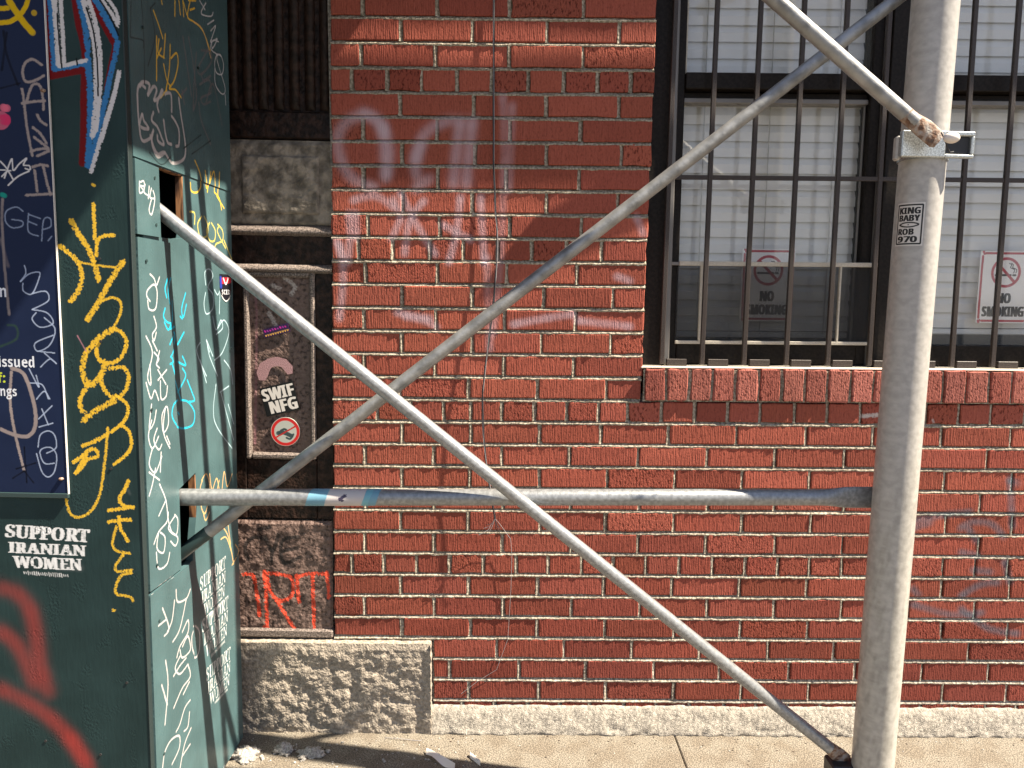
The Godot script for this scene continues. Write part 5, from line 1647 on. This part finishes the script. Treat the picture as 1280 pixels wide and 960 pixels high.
# ------------------------------------------------------------------ scaffold
func scaffold() -> void:
	var post := thing("scaffold_post", "thick grey painted steel scaffold post standing on the pavement", "post", Vector3(0.938, 0, 0.425))
	post.rotation.z = -LEAN
	var s := begin()
	var rings := []
	var n := noise(200, 3.0, 3)
	for k in 220:
		var y := 0.012 + 4.2 * k / 219.0
		var ring := []
		for i in 48:
			var g := TAU * i / 48
			var r := 0.05 + 0.00012 * n.get_noise_3d(cos(g), y * 2, sin(g))
			ring.append(Vector3(r * sin(g), y, r * cos(g)))
		rings.append(ring)
	s.set_smooth_group(1)
	var w2 := noise(201, 24.0, 4)
	var w3 := noise(202, 5.0, 3)
	for k in rings.size() - 1:
		for i in 48:
			var j := (i + 1) % 48
			for q in [rings[k][i], rings[k + 1][j], rings[k][j], rings[k][i], rings[k + 1][i], rings[k + 1][j]]:
				# weathered where it gets knocked, low down: the paint is rubbed to a grey speckle
				var low: float = smoothstep(1.15, 0.45, q.y + 0.3 * w3.get_noise_3d(q.x * 2, q.y * 0.4, q.z * 2))
				var sp: float = smoothstep(0.0, 0.3, w2.get_noise_3d(q.x * 2, q.y * 0.8, q.z * 2))
				var e: float = 1.0 - 0.22 * low * sp + 0.06 * w3.get_noise_3d(q.x * 3, q.y * 0.6, q.z * 3)
				s.set_color(Color(e, e, e * (1.0 - 0.05 * low), 1))
				s.add_vertex(q)
	put("tube", done(s), M["pole_paint"], post)
	put("base_plate", box(Vector3(-0.09, 0.0, -0.09), Vector3(0.09, 0.012, 0.09), 0.002), M["pole_paint"], post)
	# rail bolt through the post
	put("bolt", pipe(Vector3(0.0285, 0.845, 0.03), Vector3(0.0285, 0.845, 0.066), 0.0075, [[0.0, 1, 1, 0], [1.0, 1, 1, 0]], 6), M["pole_paint"], post)
	put("bolt", pipe(Vector3(0.01, 0.845, -0.09), Vector3(0.01, 0.845, -0.03), 0.008, [[0.0, 1, 1, 0], [1.0, 1, 1, 0]], 6), M["zinc"], post)
	# clamp
	var cy := 1.700
	var band := begin()
	rings = []
	for y in [cy - 0.03, cy + 0.03]:
		var ring := []
		for i in 40:
			var g := TAU * i / 40
			ring.append(Vector3(0.0535 * sin(g), y, 0.0535 * cos(g)))
		rings.append(ring)
	add_loft(band, rings)
	put("clamp_band", done(band), M["zinc"], post)
	put("clamp_plate", box(Vector3(-0.079, cy - 0.029, 0.042), Vector3(0.02, cy + 0.029, 0.0575), 0.002), M["zinc"], post)
	for b in [[0.0202, 0.086, 0.019, 0.029], [0.0202, 0.086, -0.029, -0.021], [0.078, 0.086, -0.0209, 0.0189]]:
		put("clamp_loop", box(Vector3(b[0], cy + b[2], 0.044), Vector3(b[1], cy + b[3], 0.0565), 0.002), M["zinc"], post)
	put("clamp_web", box(Vector3(0.0202, cy - 0.0209, 0.045), Vector3(0.0779, cy + 0.0189, 0.048), 0.0005), M["black_steel"], post)
	put("clamp_jaw", box(Vector3(-0.083, cy - 0.034, 0.022), Vector3(-0.07, cy + 0.02, 0.0415), 0.004), M["pole_paint"], post)
	put("clamp_bolt", pipe(Vector3(-0.018, cy - 0.004, 0.05), Vector3(-0.018, cy - 0.004, 0.124), 0.0085), M["zinc"], post)
	put("clamp_nut", pipe(Vector3(-0.0185, cy - 0.005, 0.099), Vector3(-0.0185, cy - 0.005, 0.111), 0.0155, [[0.0, 1, 1, 0], [1.0, 1, 1, 0]], 6), M["zinc"], post)
	var cap := SphereMesh.new()
	cap.radius = 0.014
	cap.height = 0.026
	cap.radial_segments = 20
	cap.rings = 10
	var co := put("bolt_cap", cap, M["cap"], post)
	co.position = Vector3(-0.0085, cy - 0.001, 0.127)
	co.scale = Vector3(1.25, 0.9, 0.9)
	put("tie_wire", tube([Vector3(-0.026, cy + 0.012, 0.117), Vector3(-0.02, cy - 0.006, 0.124), Vector3(-0.012, cy - 0.02, 0.12), Vector3(-0.002, cy - 0.029, 0.114), Vector3(0.01, cy - 0.026, 0.106)], 0.0016), M["black_steel"], post)
	# sticker on the post
	var im := Image.create(160, 240, false, Image.FORMAT_RGBA8)
	im.fill(Color(0.8, 0.79, 0.77))
	scale_of[im] = 1.0
	var K := Color(0.05, 0.05, 0.05)
	ink(im, K, 4, 1, 0.1, 0, [10, 12, 146, 12, 148, 14, 148, 226, 146, 228, 10, 228, 8, 226, 8, 12, 10, 12])
	letter(im, "KING", "Droid Sans", 900, K, Vector2(20, 26), Vector2(116, 0), Vector2(0, 36))
	letter(im, "BABY", "Droid Sans", 900, K, Vector2(20, 68), Vector2(116, 0), Vector2(0, 34))
	ink(im, K, 3.5, 1, 0.1, 0, [24, 122, 48, 112, 78, 110, 108, 112, 132, 121, 108, 131, 78, 134, 48, 131, 24, 122])
	ink(im, K, 3, 1, 0.1, 0, [76, 122, 79, 122])
	letter(im, "ROB", "Droid Sans", 900, K, Vector2(20, 144), Vector2(88, 0), Vector2(0, 34))
	letter(im, "970", "Droid Sans", 900, K, Vector2(20, 186), Vector2(108, 0), Vector2(0, 34))
	var sm := mat("post_sticker_print", Color(1, 1, 1), 0.5)
	sm.albedo_texture = ImageTexture.create_from_image(im)
	var o := put("sticker", wrap_patch(0.0504, deg_to_rad(-84), deg_to_rad(-12), 1.475, 1.573), sm, post)
	o.set_meta("label", "white sticker lettered in black KING BABY ROB 970")

	var g := "slanting scaffold braces"
	# brace falling from the hoarding to the foot of the post
	var b1 := thing("scaffold_brace", "grey pipe brace falling from the hoarding to the post foot, passing in front", "brace", Vector3.ZERO, g)
	var a := Vector3(-0.92, 1.646, 0.512)
	var b := Vector3(0.838, 0.198, 0.4)
	put("tube", pipe(a, b, 0.0157), M["galvanized"], b1)
	var d := (b - a).normalized()
	put("flattened_end", pipe(b - d * 0.002, b + d * 0.06, 0.0157, [[0.0, 1.0, 1.0, 0.0], [0.3, 1.15, 0.55, 0.0], [0.55, 1.25, 0.3, 0.0], [1.0, 1.2, 0.3, 0.0]]), M["rust"], b1)
	put("foot_clamp", box(Vector3(0.838, 0.115, 0.37), Vector3(0.905, 0.162, 0.43), 0.004), M["black_steel"], b1)
	# brace rising to the upper right, behind
	var b2 := thing("scaffold_brace", "grey pipe brace rising from the hoarding's lower hole, passing behind the others", "brace", Vector3.ZERO, g)
	put("tube", pipe(Vector3(-0.93, 0.616, 0.44), Vector3(1.22, 2.30, 0.365), 0.0157), M["worn_pipe"], b2)
	var pb := pipe(Vector3(-0.83, 0.695, 0.4366), Vector3(-0.73, 0.773, 0.433), 0.016)
	var pt := put("paint_patch", pb, M["dark_paint"], b2)
	pt.set_meta("label", "smear of green paint")
	# brace coming down to the clamp
	var b3 := thing("scaffold_brace", "rust-stained pipe brace coming down from above to the clamp on the post", "brace", Vector3.ZERO, g)
	a = Vector3(-0.49, 2.829, 0.505)
	b = Vector3(0.894, 1.7404, 0.505)
	d = (b - a).normalized()
	put("tube", pipe(a, b, 0.0165), M["worn_pipe"], b3)
	put("flattened_end", pipe(b - d * 0.03, b + d * 0.066, 0.0165, [[0.0, 1.01, 1.01, 0.0], [0.22, 1.05, 0.95, 0.0], [0.42, 1.25, 0.5, 0.004], [0.55, 1.35, 0.3, 0.006], [0.92, 1.3, 0.28, 0.006], [1.0, 1.0, 0.28, 0.006]]), M["rust"], b3)
	# the level rail
	var r := thing("scaffold_rail", "level galvanized rail between the hoarding and the post, with a blue sticker", "rail")
	var ra := Vector3(-0.93, 0.864, 0.455)
	var rb := Vector3(0.955, 0.855, 0.37)
	put("tube", pipe(ra, rb, 0.0205, [[0.0, 1, 1, 0], [0.9, 1, 1, 0], [0.915, 1.02, 0.92, 0.0], [0.93, 1.14, 0.62, 0.0], [0.942, 1.3, 0.34, 0.0], [0.955, 1.34, 0.26, 0.0], [1.0, 1.34, 0.26, 0.0]]), M["galvanized"], r)
	im = Image.create(260, 140, false, Image.FORMAT_RGBA8)
	im.fill(Color(0.4, 0.58, 0.66))
	scale_of[im] = 1.0
	for k in 9:
		ink(im, Color(0.72, 0.7, 0.7), 13, 1, 0.1, 0, [92 + k * 14, 0, 70 + k * 15, 140])
	ink(im, Color(0.22, 0.2, 0.3), 10, 1, 0.3, 0.2, [140, 40, 124, 64, 128, 84])
	ink(im, Color(0.42, 0.64, 0.7), 12, 1, 0.1, 0, [232, 0, 206, 140])
	var bm := mat("rail_sticker_print", Color(1, 1, 1), 0.5)
	bm.albedo_texture = ImageTexture.create_from_image(im)
	var rs := begin()
	var dir := (rb - ra).normalized()
	var up := Vector3(0, 0, 1).cross(dir).normalized()
	sheet(8, 14, func(u, v):
		var q: float = -0.05 - 0.58 * PI + v * 1.16 * PI
		var x: float = lerpf(-0.483, -0.315, u) + (v - 0.5) * 0.02
		var c: Vector3 = ra + dir * ((x - ra.x) / dir.x)
		return c + up * sin(q * 0.86 + 0.25) * 0.0209 + dir.cross(up) * cos(q * 0.86 + 0.25) * 0.0209, func(w: Vector3): return [Vector2((w.x + 0.483) / 0.168, clampf(0.5 - (w.y - 0.8615) / 0.042, 0, 1)), Vector2.ZERO], null, rs)
	var ro := put("sticker", done(rs), bm, r)
	ro.set_meta("label", "blue and white sticker wrapped round the rail")


# a patch of a cylinder about the y axis, angle 0 facing +z
func wrap_patch(r: float, a0: float, a1: float, y0: float, y1: float) -> ArrayMesh:
	var s := begin()
	sheet(12, 2, func(u, v):
		var g := lerpf(a0, a1, u)
		return Vector3(r * sin(g), lerpf(y0, y1, v), r * cos(g)), func(p: Vector3): return [Vector2((atan2(p.x, p.z) - a0) / (a1 - a0), (y1 - p.y) / (y1 - y0)), Vector2.ZERO], null, s)
	return done(s)


# what stands above the picture and throws its shade into it: the scaffold's plank deck and two boards along the wall
func overhead() -> void:
	var dk := thing("scaffold_deck", "plank deck of the scaffold above the hoarding", "deck", Vector3(0, 2.9, 0))
	for k in 8:
		put("plank", box(Vector3(-2.6, 0, 0.01 + 0.21 * k), Vector3(0.168, 0.045, 0.215 + 0.21 * k), 0.003), M["deck_wood"], dk)
	put("wall_board", box(Vector3(0.1682, 0, 0.004), Vector3(3.4, 0.03, 0.119), 0.002), M["deck_wood"], dk)
	put("wall_board", box(Vector3(0.1682, 0, 0.1345), Vector3(3.4, 0.03, 0.187), 0.002), M["deck_wood"], dk)
	var ur := thing("upper_rail", "level pipe rail above the picture between hoarding and post", "rail")
	put("tube", pipe(Vector3(-0.93, 2.475, 0.455), Vector3(0.96, 2.488, 0.37), 0.0205), M["galvanized"], ur)
	var br := thing("overhead_brace", "pipe brace above the window, out of the picture", "brace")
	put("tube", pipe(Vector3(1.07, 2.484, 0.12), Vector3(0.60, 2.265, 0.12), 0.02), M["worn_pipe"], br)


# ------------------------------------------------------------------ small things
func small_things() -> void:
	var w := thing("hanging_wires", "thin black and grey wires hanging loose down the brick wall", "wire", Vector3.ZERO)
	var base := [Vector3(-0.05, 2.6, 0.008), Vector3(-0.05, 2.168, 0.008), Vector3(-0.049, 1.95, 0.009), Vector3(-0.048, 1.736, 0.011), Vector3(-0.042, 1.6, 0.014), Vector3(-0.036, 1.512, 0.016), Vector3(-0.043, 1.37, 0.018), Vector3(-0.057, 1.235, 0.02), Vector3(-0.07, 1.13, 0.022), Vector3(-0.077, 1.046, 0.023), Vector3(-0.071, 0.92, 0.026), Vector3(-0.057, 0.805, 0.028), Vector3(-0.038, 0.69, 0.03)]
	for k in 3:
		var path := []
		for i in base.size() * 4 - 3:
			var t := i / 4.0
			var i0 := int(t)
			var p: Vector3 = base[i0].cubic_interpolate(base[mini(i0 + 1, 12)], base[maxi(i0 - 1, 0)], base[mini(i0 + 2, 12)], t - i0)
			path.append(p + Vector3(0.0018 * sin(i * 0.55 + k * 2.1), 0, 0.0004 * cos(i * 0.55 + k * 2.1)))
		put("strand", tube(path, [0.0015, 0.0011, 0.0011][k]), M[["wire", "wire_grey", "wire"][k]], w)
	for k in 7:
		var a: Vector3 = base[12]
		var g := rng.randf_range(-0.9, 0.9)
		var l := rng.randf_range(0.03, 0.07)
		put("frayed_end", tube([a, a + Vector3(sin(g) * l * 0.4, -l * 0.5, 0.004), a + Vector3(sin(g) * l, -l * cos(g), 0.008 * rng.randf())], 0.0008, 6), M["wire_grey" if k % 2 else "wire"], w)
	put("strand", tube([base[12], Vector3(-0.02, 0.665, 0.02), Vector3(0.01, 0.62, 0.012), Vector3(0.014, 0.57, 0.01), Vector3(0.012, 0.46, 0.008), Vector3(0.004, 0.3, 0.007), Vector3(-0.03, 0.2, 0.007), Vector3(-0.09, 0.16, 0.006), Vector3(-0.14, 0.12, 0.008)], 0.0007, 6), M["wire_grey"], w)
	# litter on the pavement
	var group := "crumbled plaster lumps by the hoarding"
	lump("plaster_lump", "pale crumbled plaster lump against the foot of the hoarding", Vector3(-0.765, 0, 0.15), Vector3(0.05, 0.026, 0.035), 1, group, 7)
	lump("plaster_lump", "larger crumbled plaster lump lying farther from the hoarding", Vector3(-0.66, 0, 0.125), Vector3(0.034, 0.026, 0.022), 2, group, 6)
	lump("plaster_lump", "flat crumbled plaster lump right of the other two", Vector3(-0.575, 0, 0.14), Vector3(0.05, 0.018, 0.024), 3, group, 6)
	var sc := thing("plastic_scrap", "long white scrap of plastic lying in the post's shadow", "litter", Vector3(-0.19, 0, 0.17))
	var s := begin()
	sheet(10, 4, func(u, v):
		var x := lerpf(-0.045, 0.045, u)
		return Vector3(x, 0.006 + 0.006 * sin(u * 7) * (1 - v) + 0.008 * v, (0.5 - v) * 0.028 * (1.0 - 0.6 * absf(u - 0.4)) + x * 0.8), null, null, s)
	put("sheet", done(s), M["cap"], sc)
	var st2 := thing("plastic_scrap", "narrow upright scrap of plastic right of the long white one", "litter", Vector3(-0.085, 0, 0.165))
	s = begin()
	sheet(6, 3, func(u, v):
		return Vector3(lerpf(-0.02, 0.012, u) , 0.003 + 0.012 * sin(v * 3.0), (0.5 - v) * 0.016 + u * 0.04 - 0.02), null, null, s)
	put("sheet", done(s), M["cap"], st2)
	var grit := begin()
	for k in 190:
		var near := k % 3 != 0
		var at := Vector3(rng.randf_range(-0.79, -0.1) if near else rng.randf_range(-0.2, 1.6), 0, rng.randf_range(0.05, 0.2) if near else 0.04 + absf(rng.randfn(0, 0.05)))
		var r := rng.randf_range(0.0008, 0.0027) * (1.8 if near and k % 7 == 0 else 1.0)
		add_rock(grit, at + Vector3(0, r * 0.4, 0), Vector3(r * 1.3, r * 0.8, r), k)
	var go := put("grit", done(grit), M["plaster_lump"])
	go.set_meta("kind", "stuff")
	tag(go, "grit and crumbs scattered on the pavement along the wall", "grit")
	var dark := begin()
	for k in 130:
		var at := Vector3(rng.randf_range(-0.8, 1.6), 0.0004, 0.038 + absf(rng.randfn(0, 0.07)))
		var rr := rng.randf_range(0.0008, 0.0026)
		add_rock(dark, at, Vector3(rr * 1.6, rr * 0.4, rr), k)
	var dg := put("dirt_specks", done(dark), M["iron"])
	dg.set_meta("kind", "stuff")
	tag(dg, "dark specks of dirt and leaf crumbs on the pavement", "dirt")
	var hair := thing("wire_scrap", "thin curled wire lying on the pavement below the stone", "wire", Vector3(-0.3, 0.0015, 0.055))
	var loop := []
	for i in 30:
		var t := i / 29.0
		loop.append(Vector3(-0.07 + 0.14 * t - 0.03 * maxf(0, t - 0.8) * 5, 0.001 + 0.003 * sin(t * 5), 0.012 * sin(t * 2.6) - 0.02 * maxf(0, t - 0.75)))
	put("strand", tube(loop, 0.0009, 6), M["wire_grey"], hair)


func add_rock(s: SurfaceTool, at: Vector3, r: Vector3, seed_: int) -> void:
	var ico := []
	var t := (1.0 + sqrt(5.0)) / 2.0
	for p in [[-1, t, 0], [1, t, 0], [-1, -t, 0], [1, -t, 0], [0, -1, t], [0, 1, t], [0, -1, -t], [0, 1, -t], [t, 0, -1], [t, 0, 1], [-t, 0, -1], [-t, 0, 1]]:
		ico.append(Vector3(p[0], p[1], p[2]).normalized() * rng.randf_range(0.7, 1.2) * r + at)
	s.set_smooth_group(-1)
	for f in [[0, 11, 5], [0, 5, 1], [0, 1, 7], [0, 7, 10], [0, 10, 11], [1, 5, 9], [5, 11, 4], [11, 10, 2], [10, 7, 6], [7, 1, 8], [3, 9, 4], [3, 4, 2], [3, 2, 6], [3, 6, 8], [3, 8, 9], [4, 9, 5], [2, 4, 11], [6, 2, 10], [8, 6, 7], [9, 8, 1]]:
		tri(s, ico[f[0]], ico[f[1]], ico[f[2]])


func lump(called: String, label: String, at: Vector3, r: Vector3, seed_: int, group: String, crumbs: int) -> void:
	var t := thing(called, label, "rubble", at, group)
	var n := noise(300 + seed_, 1.0, 4)
	var s := begin()
	sheet(28, 14, func(u, v):
		var g: float = u * TAU
		var e: float = (v - 0.5) * PI
		var d := Vector3(cos(e) * cos(g), sin(e), -cos(e) * sin(g))
		var k := 0.78 + 0.5 * n.get_noise_3d(d.x * 1.6, d.y * 1.6, d.z * 1.6) + 0.25 * n.get_noise_3d(d.x * 5, d.y * 5, d.z * 5)
		var p := d * k * r
		p.y = maxf(p.y, -0.2 * r.y) + 0.18 * r.y
		return p, null, null, s)
	put("lump", done(s), M["plaster_lump"], t)
	for k in crumbs:
		var g := rng.randf() * TAU
		var q := begin()
		var rr := rng.randf_range(0.1, 0.28) * r.x
		add_rock(q, Vector3(cos(g) * r.x * rng.randf_range(0.8, 1.25), rr * 0.4, sin(g) * r.z * rng.randf_range(0.8, 1.2)), Vector3(rr, rr * 0.6, rr), k)
		put("crumb", done(q), M["plaster_lump"], t)
